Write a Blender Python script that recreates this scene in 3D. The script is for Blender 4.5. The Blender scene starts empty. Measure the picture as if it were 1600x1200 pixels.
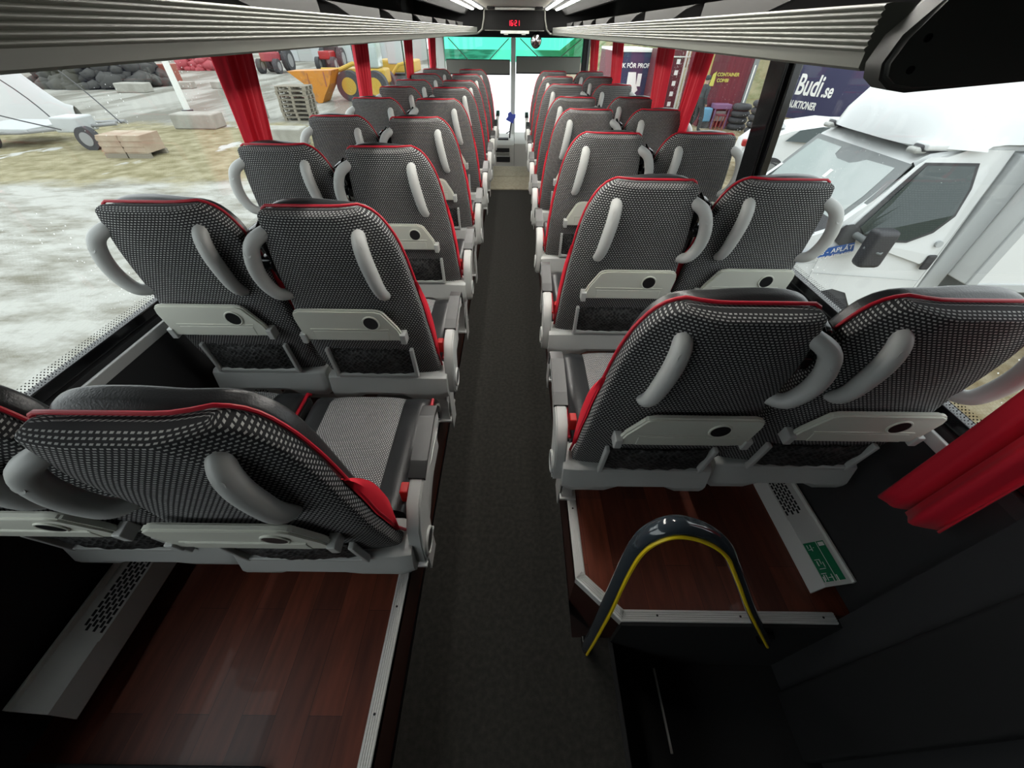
import bpy, bmesh, math, random
from mathutils import Vector, Matrix, Euler
random.seed(7)
C = bpy.context.scene
col = C.collection
PI = math.pi

# ------------------------------------------------------------ camera, world, exposure
f_px = 600.0
r_ = 0.012
dx_, dy_ = (807 - 800) / f_px, (600 - 48) / f_px
Yc = Vector((dx_, dy_, -1.0)).normalized()
Xc = Vector((1, -r_, dx_ - r_ * dy_)).normalized()
Zc = Xc.cross(Yc)
cam_d = bpy.data.cameras.new('camera')
cam_d.sensor_fit = 'HORIZONTAL'; cam_d.sensor_width = 36.0
cam_d.lens = 36.0 * f_px / 1600.0
cam_d.clip_start = 0.02; cam_d.clip_end = 500
cam = bpy.data.objects.new('camera', cam_d); col.objects.link(cam)
cam.matrix_world = Matrix.Translation((0, 0, 1.6)) @ Matrix((Xc, Yc, Zc)).to_4x4()
C.camera = cam
w = bpy.data.worlds.new('overcast_sky'); C.world = w; w.use_nodes = True
bg = w.node_tree.nodes['Background']
bg.inputs[0].default_value = (0.93, 0.97, 1.0, 1); bg.inputs[1].default_value = 1.0
C.view_settings.view_transform = 'Standard'; C.view_settings.look = 'None'
C.view_settings.exposure = 1.3; C.view_settings.gamma = 1.0
C.view_settings.use_curve_mapping = False

CAB_LIGHT = 19.0      # emission of the ceiling light strips

# ------------------------------------------------------------ materials
M = {}
def mat(name, colr, rough=0.5, metal=0.0, spec=0.5, bump=None, noise=None, coat=0.0, sheen=0.0, emit=None):
    m = bpy.data.materials.new(name); m.use_nodes = True
    nt = m.node_tree; b = nt.nodes['Principled BSDF']
    b.inputs['Base Color'].default_value = (*colr, 1); b.inputs['Roughness'].default_value = rough
    b.inputs['Metallic'].default_value = metal; b.inputs['Specular IOR Level'].default_value = spec
    b.inputs['Coat Weight'].default_value = coat
    b.inputs['Sheen Weight'].default_value = sheen
    tc = nt.nodes.new('ShaderNodeTexCoord')
    if noise:
        sc, c2, lo, hi = noise
        n = nt.nodes.new('ShaderNodeTexNoise'); n.inputs['Scale'].default_value = sc; n.inputs['Detail'].default_value = 6
        nt.links.new(tc.outputs['Object'], n.inputs['Vector'])
        mr = nt.nodes.new('ShaderNodeMapRange'); mr.inputs[1].default_value = lo; mr.inputs[2].default_value = hi
        nt.links.new(n.outputs[0], mr.inputs[0])
        mx = nt.nodes.new('ShaderNodeMixRGB'); mx.inputs[1].default_value = (*colr, 1); mx.inputs[2].default_value = (*c2, 1)
        nt.links.new(mr.outputs[0], mx.inputs[0]); nt.links.new(mx.outputs[0], b.inputs['Base Color'])
    if bump:
        sc, st = bump
        n = nt.nodes.new('ShaderNodeTexNoise'); n.inputs['Scale'].default_value = sc; n.inputs['Detail'].default_value = 4
        nt.links.new(tc.outputs['Object'], n.inputs['Vector'])
        bp = nt.nodes.new('ShaderNodeBump'); bp.inputs['Strength'].default_value = st; bp.inputs['Distance'].default_value = 0.002
        nt.links.new(n.outputs[0], bp.inputs['Height']); nt.links.new(bp.outputs[0], b.inputs['Normal'])
    if emit:
        b.inputs['Emission Color'].default_value = (*emit[0], 1); b.inputs['Emission Strength'].default_value = emit[1]
    M[name] = m
    return m

def weave(name, dark, light, bw=.0098, rh=.0070, ms=.0024):
    m = mat(name, dark, 0.85, spec=.25); nt = m.node_tree; b = nt.nodes['Principled BSDF']
    uv = nt.nodes.new('ShaderNodeUVMap')
    br = nt.nodes.new('ShaderNodeTexBrick')
    br.inputs['Scale'].default_value = 1; br.inputs['Brick Width'].default_value = bw; br.inputs['Row Height'].default_value = rh
    br.inputs['Mortar Size'].default_value = ms; br.inputs['Mortar Smooth'].default_value = .25
    br.inputs['Color1'].default_value = (*light, 1); br.inputs['Color2'].default_value = (*[c * .8 for c in light], 1)
    br.inputs['Mortar'].default_value = (*dark, 1)
    nt.links.new(uv.outputs[0], br.inputs['Vector']); nt.links.new(br.outputs[0], b.inputs['Base Color'])
    bp = nt.nodes.new('ShaderNodeBump'); bp.inputs['Strength'].default_value = .5; bp.inputs['Distance'].default_value = .001; bp.invert = True
    nt.links.new(br.outputs[1], bp.inputs['Height']); nt.links.new(bp.outputs[0], b.inputs['Normal'])
    return m

weave('weave_dark', (.028, .028, .030), (.52, .52, .51))
weave('weave_light', (.07, .07, .07), (.62, .62, .62), .007, .0055, .0016)
mat('leather', (.022, .023, .025), .33, bump=(260, .25), spec=.6)
mat('red_cord', (.50, .006, .024), .45)
mat('red_fabric', (.66, .006, .025), .7)
mat('grey_plastic', (.49, .50, .485), .42)
mat('tray_plastic', (.62, .63, .555), .5)
mat('dark_plastic', (.012, .012, .013), .35)
mat('black_gloss', (.006, .006, .007), .15)
mat('red_plastic', (.75, .01, .01), .4)
mat('alu', (.78, .78, .76), .4, metal=.3)
mat('alu_light', (.60, .60, .59), .45, metal=.3)
mat('rack_grey', (.125, .13, .112), .45)
mat('ceiling_beige', (.36, .34, .29), .8)
mat('ceiling_dark', (.022, .022, .022), .8)
mat('louver_grey', (.022, .022, .021), .7)
mat('black_matt', (.010, .010, .011), .8)
mat('panel_soft', (.045, .047, .044), .55)
mat('black_deep', (.003, .003, .003), .6, spec=.2)
mat('wall_charcoal', (.022, .022, .024), .85, bump=(400, .3))
mat('velvet', (.62, .002, .022), .7, sheen=.08)
mat('white_trim', (.70, .72, .68), .5)
mat('led', (1, 1, 1), .5, emit=((1.0, .97, .90), CAB_LIGHT))
mat('clock_red', (.8, 0, .02), .5, emit=((1.0, .01, .04), 1.2))
mat('chrome', (.7, .7, .7), .12, metal=1)
mat('blind', (.20, .20, .175), .8)
mat('dash_grey', (.52, .52, .48), .6)
mat('blue_cloth', (.10, .14, .65), .7)
mat('yellow_stripe', (.85, .62, .01), .45)
mat('hoop_dark', (.03, .04, .05), .12, coat=.6)
mat('green_sticker', (.01, .20, .09), .4)
mat('white_print', (.85, .85, .83), .5)
mat('carpet', (.024, .023, .021), .95, noise=(55, (.038, .036, .032), .35, .75), bump=(500, .8), spec=.15)
mat('carpet_beige', (.36, .33, .25), .95, noise=(30, (.28, .25, .19), .4, .7), bump=(500, .6), spec=.15)
mat('heater_grey', (.62, .62, .60), .4)
mat('riser_wood', (.035, .010, .006), .5)
# outdoors
mat('white_paint', (0.68, 0.70, 0.70), .35, coat=.3)
mat('grey_band', (0.42, 0.44, 0.445), .5)
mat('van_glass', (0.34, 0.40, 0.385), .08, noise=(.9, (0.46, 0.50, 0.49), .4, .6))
mat('van_side_glass', (0.032, 0.048, 0.048), .08)
mat('van_frame', (0.176, 0.192, 0.192), .4)
mat('van_black', (0.036, 0.036, 0.040), .5)
mat('sticker_blue', (0.024, 0.096, 0.336), .4)
mat('navy_banner', (0.036, 0.036, 0.088), .8)
mat('container_red', (0.104, 0.014, 0.024), .7)
mat('print_yellow', (0.468, 0.440, 0.083), .6)
mat('sand_yellow', (0.440, 0.341, 0.138), .8)
mat('rubber', (0.048, 0.048, 0.052), .85)
mat('purple_paint', (0.165, 0.094, 0.187), .7)
mat('sky_blue_paint', (0.110, 0.275, 0.413), .6)
mat('cloth_dark', (0.036, 0.040, 0.044), .9)
mat('skin', (0.303, 0.198, 0.149), .6)
mat('orange_paint', (0.468, 0.182, 0.011), .55, noise=(3, (0.303, 0.121, 0.028), .55, .7))
mat('yellow_paint', (0.440, 0.286, 0.033), .55)
mat('pallet_wood', (0.231, 0.209, 0.165), .9)
mat('crate_wood', (0.330, 0.242, 0.176), .9, noise=(2, (0.396, 0.330, 0.248), .4, .6))
mat('concrete', (0.341, 0.336, 0.297), .9, noise=(2, (0.275, 0.270, 0.237), .4, .6))
mat('white_tarp', (0.468, 0.473, 0.473), .6)
mat('grey_metal', (0.248, 0.253, 0.253), .5)
mat('rust_red', (0.275, 0.094, 0.066), .8)
mat('truck_red', (0.303, 0.044, 0.055), .6)
mat('building_pale', (0.396, 0.407, 0.396), .8)
mat('bush_dark', (0.055, 0.055, 0.050), .95)
mat('hill_green', (0.182, 0.182, 0.110), .95, noise=(.5, (0.248, 0.231, 0.165), .35, .65))
mat('light_red', (0.330, 0.017, 0.017), .3)
mat('headlamp', (0.413, 0.418, 0.396), .15)

def wood():
    m = mat('wood_laminate', (.1, .03, .015), .42, coat=.08); nt = m.node_tree; b = nt.nodes['Principled BSDF']
    tc = nt.nodes.new('ShaderNodeTexCoord')
    mp = nt.nodes.new('ShaderNodeMapping'); mp.inputs['Rotation'].default_value = (0, 0, PI / 2)
    nt.links.new(tc.outputs['Object'], mp.inputs[0])
    br = nt.nodes.new('ShaderNodeTexBrick'); br.inputs['Scale'].default_value = 1
    br.inputs['Brick Width'].default_value = .42; br.inputs['Row Height'].default_value = .092
    br.inputs['Mortar Size'].default_value = .0006; br.offset = .37
    br.inputs['Color1'].default_value = (.22, .052, .026, 1); br.inputs['Color2'].default_value = (.080, .020, .012, 1)
    br.inputs['Mortar'].default_value = (.03, .008, .005, 1)
    nt.links.new(mp.outputs[0], br.inputs['Vector'])
    n = nt.nodes.new('ShaderNodeTexNoise'); n.inputs['Scale'].default_value = 6; n.inputs['Detail'].default_value = 8
    mp2 = nt.nodes.new('ShaderNodeMapping'); mp2.inputs['Scale'].default_value = (9, 1, 1)
    nt.links.new(tc.outputs['Object'], mp2.inputs[0]); nt.links.new(mp2.outputs[0], n.inputs['Vector'])
    mx = nt.nodes.new('ShaderNodeMixRGB'); mx.blend_type = 'MULTIPLY'; mx.inputs[0].default_value = .7
    cr = nt.nodes.new('ShaderNodeMapRange'); cr.inputs[1].default_value = .3; cr.inputs[2].default_value = .7; cr.inputs[3].default_value = .55; cr.inputs[4].default_value = 1.25
    nt.links.new(n.outputs[0], cr.inputs[0]); nt.links.new(br.outputs[0], mx.inputs[1]); nt.links.new(cr.outputs[0], mx.inputs[2])
    nt.links.new(mx.outputs[0], b.inputs['Base Color'])
wood()

def glass(name, tint=(.97, .99, .98), specks=True, gloss=.05):
    m = bpy.data.materials.new(name); m.use_nodes = True; nt = m.node_tree; nt.nodes.clear()
    out = nt.nodes.new('ShaderNodeOutputMaterial')
    tr = nt.nodes.new('ShaderNodeBsdfTransparent'); tr.inputs[0].default_value = (*tint, 1)
    gl = nt.nodes.new('ShaderNodeBsdfGlossy'); gl.inputs['Roughness'].default_value = .02
    mx = nt.nodes.new('ShaderNodeMixShader'); mx.inputs[0].default_value = gloss
    nt.links.new(tr.outputs[0], mx.inputs[1]); nt.links.new(gl.outputs[0], mx.inputs[2])
    last = mx
    if specks:
        tc = nt.nodes.new('ShaderNodeTexCoord')
        v = nt.nodes.new('ShaderNodeTexVoronoi'); v.inputs['Scale'].default_value = 55
        nt.links.new(tc.outputs['Object'], v.inputs['Vector'])
        n = nt.nodes.new('ShaderNodeTexNoise'); n.inputs['Scale'].default_value = 3.0; n.inputs['Detail'].default_value = 3
        nt.links.new(tc.outputs['Object'], n.inputs['Vector'])
        mr = nt.nodes.new('ShaderNodeMapRange'); mr.inputs[1].default_value = .46; mr.inputs[2].default_value = .74; mr.inputs[3].default_value = .0; mr.inputs[4].default_value = .17
        nt.links.new(n.outputs[0], mr.inputs[0])
        lt = nt.nodes.new('ShaderNodeMath'); lt.operation = 'LESS_THAN'
        nt.links.new(v.outputs['Distance'], lt.inputs[0]); nt.links.new(mr.outputs[0], lt.inputs[1])
        ml = nt.nodes.new('ShaderNodeMath'); ml.operation = 'MULTIPLY'; ml.inputs[1].default_value = .6
        nt.links.new(lt.outputs[0], ml.inputs[0])
        tl = nt.nodes.new('ShaderNodeBsdfTranslucent'); tl.inputs[0].default_value = (.9, .92, .9, 1)
        m2 = nt.nodes.new('ShaderNodeMixShader'); nt.links.new(ml.outputs[0], m2.inputs[0])
        nt.links.new(mx.outputs[0], m2.inputs[1]); nt.links.new(tl.outputs[0], m2.inputs[2]); last = m2
    nt.links.new(last.outputs[0], out.inputs[0])
    M[name] = m; return m
glass('window_glass'); glass('windshield_glass', specks=False, gloss=.03)
glass('tint_band', tint=(.27, .74, .59), specks=False, gloss=.04)

def frit():
    m = bpy.data.materials.new('frit_dots'); m.use_nodes = True; nt = m.node_tree; nt.nodes.clear()
    out = nt.nodes.new('ShaderNodeOutputMaterial'); tc = nt.nodes.new('ShaderNodeTexCoord')
    v = nt.nodes.new('ShaderNodeTexVoronoi'); v.inputs['Scale'].default_value = 125; v.inputs['Randomness'].default_value = 0
    mp = nt.nodes.new('ShaderNodeMapping'); mp.inputs['Rotation'].default_value = (PI / 4, 0, 0); mp.inputs['Location'].default_value = (.0, 0, 0); mp.inputs['Scale'].default_value = (0, 1, 1)
    nt.links.new(tc.outputs['Object'], mp.inputs[0]); nt.links.new(mp.outputs[0], v.inputs['Vector'])
    lt = nt.nodes.new('ShaderNodeMath'); lt.operation = 'LESS_THAN'; lt.inputs[1].default_value = .24
    nt.links.new(v.outputs['Distance'], lt.inputs[0])
    tr = nt.nodes.new('ShaderNodeBsdfTransparent'); d = nt.nodes.new('ShaderNodeBsdfDiffuse'); d.inputs[0].default_value = (.02, .02, .02, 1)
    mx = nt.nodes.new('ShaderNodeMixShader'); nt.links.new(lt.outputs[0], mx.inputs[0]); nt.links.new(tr.outputs[0], mx.inputs[1]); nt.links.new(d.outputs[0], mx.inputs[2])
    nt.links.new(mx.outputs[0], out.inputs[0]); M['frit_dots'] = m
frit()

def net_mat():
    m = mat('net', (.012, .012, .012), .6); nt = m.node_tree
    b = nt.nodes['Principled BSDF']; tc = nt.nodes.new('ShaderNodeTexCoord')
    mp = nt.nodes.new('ShaderNodeMapping'); mp.inputs['Rotation'].default_value = (0, PI / 4, 0)
    nt.links.new(tc.outputs['Object'], mp.inputs[0])
    v = nt.nodes.new('ShaderNodeTexVoronoi'); v.inputs['Scale'].default_value = 85; v.inputs['Randomness'].default_value = .35
    nt.links.new(mp.outputs[0], v.inputs['Vector'])
    cr = nt.nodes.new('ShaderNodeMapRange'); cr.inputs[1].default_value = .3; cr.inputs[2].default_value = .7
    nt.links.new(v.outputs['Distance'], cr.inputs[0])
    mx = nt.nodes.new('ShaderNodeMixRGB'); mx.inputs[1].default_value = (.004, .004, .004, 1); mx.inputs[2].default_value = (.06, .06, .06, 1)
    nt.links.new(cr.outputs[0], mx.inputs[0]); nt.links.new(mx.outputs[0], b.inputs['Base Color'])
    bp = nt.nodes.new('ShaderNodeBump'); bp.inputs['Strength'].default_value = 1; bp.inputs['Distance'].default_value = .004
    nt.links.new(v.outputs['Distance'], bp.inputs['Height']); nt.links.new(bp.outputs[0], b.inputs['Normal'])
net_mat()

def ground_mat():
    m = mat('yard_ground', (.6, .6, .55), .9, spec=.1); nt = m.node_tree; b = nt.nodes['Principled BSDF']; L = nt.links.new
    g = nt.nodes.new('ShaderNodeNewGeometry'); sx = nt.nodes.new('ShaderNodeSeparateXYZ'); L(g.outputs['Position'], sx.inputs[0])
    def noise(scale, vec=(1, 1, 1), det=8, rough=.6):
        mp = nt.nodes.new('ShaderNodeMapping'); mp.inputs['Scale'].default_value = vec; L(g.outputs['Position'], mp.inputs[0])
        n = nt.nodes.new('ShaderNodeTexNoise'); n.inputs['Scale'].default_value = scale; n.inputs['Detail'].default_value = det; n.inputs['Roughness'].default_value = rough
        L(mp.outputs[0], n.inputs['Vector']); return n.outputs[0]
    def rng(src, a, b_, lo=0, hi=1):
        r = nt.nodes.new('ShaderNodeMapRange'); r.inputs[1].default_value = a; r.inputs[2].default_value = b_; r.inputs[3].default_value = lo; r.inputs[4].default_value = hi; L(src, r.inputs[0]); return r.outputs[0]
    def mix(fac, a, b_):
        x = nt.nodes.new('ShaderNodeMixRGB'); L(fac, x.inputs[0])
        for i, q in ((1, a), (2, b_)):
            if isinstance(q, tuple): x.inputs[i].default_value = (*q, 1)
            else: L(q, x.inputs[i])
        return x.outputs[0]
    def mth(op, a, b_):
        x = nt.nodes.new('ShaderNodeMath'); x.operation = op
        for i, q in ((0, a), (1, b_)):
            if isinstance(q, (int, float)): x.inputs[i].default_value = q
            else: L(q, x.inputs[i])
        return x.outputs[0]
    snow = mix(rng(noise(1.6, (.45, 1, 1), 10, .68), .44, .64), (.40, .40, .37), (.18, .17, .135))
    grass = mix(rng(noise(2.2), .35, .65), (.17, .15, .08), (.32, .29, .19))
    grass = mix(rng(noise(.7, (1.0, .5, 1)), .62, .66), grass, (.46, .46, .44))
    road = mix(rng(noise(.5, (1, .25, 1)), .45, .58), (.17, .165, .14), (.32, .32, .29))
    xw = mth('ADD', sx.outputs[0], rng(noise(.5), 0, 1, -1.6, 1.6))
    yw = mth('ADD', mth('ADD', sx.outputs[1], mth('MULTIPLY', sx.outputs[0], -.05)), rng(noise(.6), 0, 1, -2.2, 2.2))
    c = mix(rng(yw, 10.4, 11.6), snow, grass)
    c = mix(rng(yw, 18.8, 19.8), c, road)
    gr = mix(rng(noise(3), .35, .65), (.17, .13, .07), (.30, .26, .18))
    c = mix(rng(xw, 2.2, 3.2), c, gr)
    hl = mix(rng(noise(.45, (1, 1, 1), 8, .7), .42, .58), (.13, .14, .06), (.27, .25, .15))
    c = mix(mth('MULTIPLY', rng(sx.outputs[1], 23, 25), rng(sx.outputs[0], 7, 8)), c, hl)
    # snow ahead of the bus, whitened so the blown-out glare sits in its colour
    yf = mth('MULTIPLY', rng(sx.outputs[1], 11, 13), mth('MULTIPLY', rng(sx.outputs[0], -4.5, -3), rng(sx.outputs[0], 4.5, 3)))
    c = mix(yf, c, (.88, .88, .88))
    L(c, b.inputs['Base Color'])
    bp = nt.nodes.new('ShaderNodeBump'); bp.inputs['Strength'].default_value = .6; bp.inputs['Distance'].default_value = .12
    L(noise(3, (1, .5, 1)), bp.inputs['Height']); L(bp.outputs[0], b.inputs['Normal'])
ground_mat()

# ------------------------------------------------------------ helpers
def tag(o, label=None, cat=None, group=None, kind=None):
    if label: o['label'] = label
    if cat: o['category'] = cat
    if group: o['group'] = group
    if kind: o['kind'] = kind
    return o

class MB:
    """collects shapes; build() links them as one mesh object"""
    def __init__(s): s.v = []; s.f = []; s.uv = {}; s.sm = []
    def add(s, vs, fs, smooth=False, uvs=None):
        o = len(s.v); s.v += [Vector(p) for p in vs]
        for i, q in enumerate(fs):
            if uvs: s.uv[len(s.f)] = uvs[i]
            s.f.append([k + o for k in q]); s.sm.append(smooth)
        return s
    def box(s, x0, x1, y0, y1, z0, z1, bev=0.0, M4=None):
        bm = bmesh.new(); bmesh.ops.create_cube(bm, size=1)
        for v in bm.verts:
            v.co = Vector(((x0 + x1) / 2 + v.co.x * (x1 - x0), (y0 + y1) / 2 + v.co.y * (y1 - y0), (z0 + z1) / 2 + v.co.z * (z1 - z0)))
        if bev > 0: bmesh.ops.bevel(bm, geom=bm.edges[:], offset=bev, segments=3, profile=.5, affect='EDGES')
        if M4: bm.transform(M4)
        return s.frombm(bm, bev > 0)
    def frombm(s, bm, smooth=False):
        bm.verts.index_update()
        s.add([v.co.copy() for v in bm.verts], [[v.index for v in q.verts] for q in bm.faces], smooth); bm.free(); return s
    def tube(s, pts, rad, seg=12, closed=False, flat=None, up=(0, 0, 1), cap=True):
        """sweep of a round (or flattened) section along pts; rad is a number or one per point"""
        pts = [Vector(p) for p in pts]; n = len(pts); vs = []; fs = []
        R = rad if isinstance(rad, (list, tuple)) else [rad] * n
        prev = None
        for i, p in enumerate(pts):
            if closed: t = pts[(i + 1) % n] - pts[i - 1]
            else: t = pts[min(i + 1, n - 1)] - pts[max(i - 1, 0)]
            t.normalize()
            if prev is None:
                u = Vector(up); u = u - t * u.dot(t)
                if u.length < 1e-3: u = Vector((1, 0, 0)) - t * t.x
            else: u = prev - t * prev.dot(t)
            u.normalize(); prev = u; b = t.cross(u)
            for k in range(seg):
                a = 2 * PI * k / seg
                q = (flat or 1.0)
                vs.append(p + (u * math.cos(a) * q + b * math.sin(a)) * R[i])
        m = n if closed else n - 1
        for i in range(m):
            for k in range(seg):
                a, b_ = i * seg + k, i * seg + (k + 1) % seg
                c, d = ((i + 1) % n) * seg + (k + 1) % seg, ((i + 1) % n) * seg + k
                fs.append([a, b_, c, d])
        if cap and not closed:
            fs.append(list(range(seg))[::-1]); fs.append([(n - 1) * seg + k for k in range(seg)])
        return s.add(vs, fs, True)
    def prism(s, poly, axis, a0, a1, smooth=False):
        """poly in the two other axes (order x,y,z without axis), extruded from a0 to a1"""
        n = len(poly)
        def P(q, a):
            if axis == 'x': return (a, q[0], q[1])
            if axis == 'y': return (q[0], a, q[1])
            return (q[0], q[1], a)
        vs = [P(q, a0) for q in poly] + [P(q, a1) for q in poly]
        fs = [list(range(n))[::-1], [n + k for k in range(n)]] + [[k, (k + 1) % n, n + (k + 1) % n, n + k] for k in range(n)]
        return s.add(vs, fs, smooth)
    def cyl(s, c, axis, r, h, seg=24, r2=None):
        c = Vector(c); A = {'x': Vector((1, 0, 0)), 'y': Vector((0, 1, 0)), 'z': Vector((0, 0, 1))}[axis] if isinstance(axis, str) else Vector(axis).normalized()
        u = A.orthogonal().normalized(); b = A.cross(u); r2 = r if r2 is None else r2
        vs = [c - A * h / 2 + (u * math.cos(2 * PI * k / seg) + b * math.sin(2 * PI * k / seg)) * r for k in range(seg)] + \
             [c + A * h / 2 + (u * math.cos(2 * PI * k / seg) + b * math.sin(2 * PI * k / seg)) * r2 for k in range(seg)]
        fs = [list(range(seg))[::-1], [seg + k for k in range(seg)]] + [[k, (k + 1) % seg, seg + (k + 1) % seg, seg + k] for k in range(seg)]
        return s.add(vs, fs, False)
    def ball(s, c, r, sc=(1, 1, 1), sub=2, jit=0):
        bm = bmesh.new(); bmesh.ops.create_icosphere(bm, subdivisions=sub, radius=r)
        for v in bm.verts:
            k = 1 + random.uniform(-jit, jit)
            v.co = Vector((v.co.x * sc[0] * k, v.co.y * sc[1] * k, v.co.z * sc[2] * k)) + Vector(c)
        return s.frombm(bm, True)
    def build(s, name, m, parent=None, sx=1, origin=None, auto=True):
        o0 = Vector(origin) if origin else Vector((0, 0, 0))
        vs = [((v.x - o0.x) * sx, v.y - o0.y, v.z - o0.z) for v in s.v]
        fs = [q[::-1] if sx < 0 else q for q in s.f]
        me = bpy.data.meshes.new(name); me.from_pydata(vs, [], fs)
        for p, sm in zip(me.polygons, s.sm): p.use_smooth = sm
        if s.uv:
            ul = me.uv_layers.new(name='UVMap')
            for p in me.polygons:
                q = s.uv.get(p.index)
                if q:
                    q = q[::-1] if sx < 0 else q
                    for li, c in zip(p.loop_indices, q): ul.data[li].uv = c
        bm = bmesh.new(); bm.from_mesh(me); bmesh.ops.recalc_face_normals(bm, faces=bm.faces[:]); bm.to_mesh(me); bm.free()
        me.materials.append(M[m] if isinstance(m, str) else m)
        o = bpy.data.objects.new(name, me); col.objects.link(o)
        if any(s.sm) and auto:
            md = o.modifiers.new('n', 'WEIGHTED_NORMAL'); md.keep_sharp = True
            for e in me.edges: pass
            try: me.set_sharp_from_angle(angle=math.radians(42))
            except Exception: pass
        o.location = (o0.x * sx, o0.y, o0.z)
        if parent: o.parent = parent
        return o

def empty(name, loc=(0, 0, 0), rz=0):
    o = bpy.data.objects.new(name, None); col.objects.link(o); o.location = loc; o.rotation_euler = (0, 0, rz); o.empty_display_size = .1
    return o
def copy_tree(o, parent=None):
    c = o.copy(); col.objects.link(c); c.parent = parent
    for ch in list(o.children): copy_tree(ch, c)
    return c
def text(name, body, size, m, loc, rot, parent=None, ext=.002, sx=1.0, bold=0.0, align='LEFT'):
    cu = bpy.data.curves.new(name, 'FONT'); cu.body = body; cu.size = size; cu.extrude = ext; cu.offset = bold; cu.align_x = align
    t = bpy.data.objects.new(name, cu); col.objects.link(t)
    bpy.context.view_layer.update()
    me = bpy.data.meshes.new_from_object(t); bpy.data.objects.remove(t)
    me.materials.clear(); me.materials.append(M[m])
    o = bpy.data.objects.new(name, me); col.objects.link(o); o.location = loc; o.rotation_euler = rot; o.scale = (sx, 1, 1)
    if parent: o.parent = parent
    return o
def S(name, mb, m, kind='structure', **k): return tag(mb.build(name, m, **k), kind=kind)
def lerp(tab, x):
    if x <= tab[0][0]: return tab[0][1]
    for (a, b), (c, d) in zip(tab, tab[1:]):
        if x <= c: return b + (d - b) * (x - a) / (c - a)
    return tab[-1][1]
def smooth(x, a, b):
    t = max(0, min(1, (x - a) / (b - a))); return t * t * (3 - 2 * t)
def catmull(P, n=8):
    P = [Vector(p) for p in P]; Q = [P[0]] + P + [P[-1]]; out = []
    for i in range(1, len(Q) - 2):
        for k in range(n):
            t = k / n; a, b, c, d = Q[i - 1:i + 3]
            out.append(.5 * ((2 * b) + (-a + c) * t + (2 * a - 5 * b + 4 * c - d) * t * t + (-a + 3 * b - 3 * c + d) * t ** 3))
    out.append(P[-1]); return out

PL = 0.20                                     # height of the seat platforms above the aisle
XL, XR = -1.25, 1.12                          # inner faces of the side walls
YB, YF = -3.2, 8.3
FS = 6.85                                     # front end of the raised aisle

# ------------------------------------------------------------ room shell
S('floor', MB().box(-.34, .36, YB, .40, -.12, 0).box(-.34, .225, .40, 5.65, -.12, 0), 'carpet')
S('floor_front', MB().box(-.34, .225, 5.65, FS, -.12, .012).box(-.34, .225, 6.25, 6.27, -.1, .018), 'carpet_beige')
S('floor_driver', MB().box(XL, XR, FS, YF, -.5, -.38), 'carpet')
S('floor_left_platform', MB().box(XL - .02, -.36, YB, FS, -.3, PL), 'wood_laminate')
S('floor_right_platform', MB().prism([(.24, .53), (.365, .41), (1.14, .41), (1.14, FS), (.24, FS)], 'z', -.3, PL), 'wood_laminate')
S('trim_1', MB().box(-.362, -.352, YB, FS, 0, PL - .002), 'riser_wood')
S('trim_2', MB().prism([(.228, .525), (.24, .53), (.24, FS), (.228, FS)], 'z', 0, PL - .002).prism([(.228, .525), (.36, .398), (.365, .41), (.24, .53)], 'z', -.5, PL - .002), 'riser_wood')
S('trim_3', MB().box(.36, 1.14, .385, .41, -.6, PL - .002), 'black_matt')
# ribbed aluminium nosing on the platform edges
def nosing(name, a, b, wd=.036):
    a = Vector(a); b = Vector(b); L = (b - a).length; mb = MB()
    prof = [(0, -.03), (0, .004)]
    n = 5
    for i in range(n):
        x0 = .002 + i * (wd - .004) / n; x1 = x0 + (wd - .004) / n
        prof += [(x0, .006), (x0 + (x1 - x0) * .7, .006), (x0 + (x1 - x0) * .72, .003), (x1 - .0002, .003)]
    prof += [(wd, .001), (.003, 0), (.003, -.03)]
    d = (b - a).normalized(); s_ = Vector((-d.y, d.x, 0))
    vs = []; N = len(prof)
    for p in (a, b):
        for q in prof: vs.append(p + s_ * q[0] + Vector((0, 0, q[1])))
    mb.add(vs, [[k, (k + 1) % N, N + (k + 1) % N, N + k] for k in range(N)] + [list(range(N)), [N + k for k in range(N)][::-1]])
    o = mb.build(name, 'alu'); tag(o, kind='structure')
    sc = MB(); k = .12
    while k < L:
        sc.cyl(a + d * k + s_ * wd * .5 + Vector((0, 0, .0065)), 'z', .0035, .001, 10); k += .27
    s2 = sc.build('screw', 'dark_plastic'); s2.parent = o
    return o
nosing('trim_4', (-.352, YB, PL), (-.352, FS, PL))
nosing('trim_5', (.228, FS, PL), (.228, .525, PL))
nosing('trim_6', (.228, .525, PL), (.36, .395, PL))
nosing('trim_7', (.36, .395, PL), (1.06, .395, PL))

def wall_side(sgn, name):
    x = XL if sgn < 0 else XR
    y0 = YB if sgn < 0 else .41
    SI = .84
    prof = [(x, PL - .3), (x, SI - .03), (x + sgn * .012, SI), (x + sgn * .07, SI + .01), (x + sgn * .10, SI + .01), (x + sgn * .10, PL - .3)]
    S(name, MB().prism(prof, 'y', y0, YF), 'wall_charcoal')
    # light metal sill strip and black rubber of the window
    S('trim_sill_' + name[5:], MB().box(min(x, x - sgn * .012), max(x, x - sgn * .012), max(y0, -9) + (.15 if sgn > 0 else 0), YF - .5, SI - .045, SI - .008, .004), 'alu_light')
    S('trim_rubber_' + name[5:], MB().box(min(x + sgn * .02, x + sgn * .05), max(x + sgn * .02, x + sgn * .05), y0, YF - .5, SI + .005, SI + .04, .004), 'black_gloss')
wall_side(-1, 'wall_left'); wall_side(1, 'wall_right')

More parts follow.
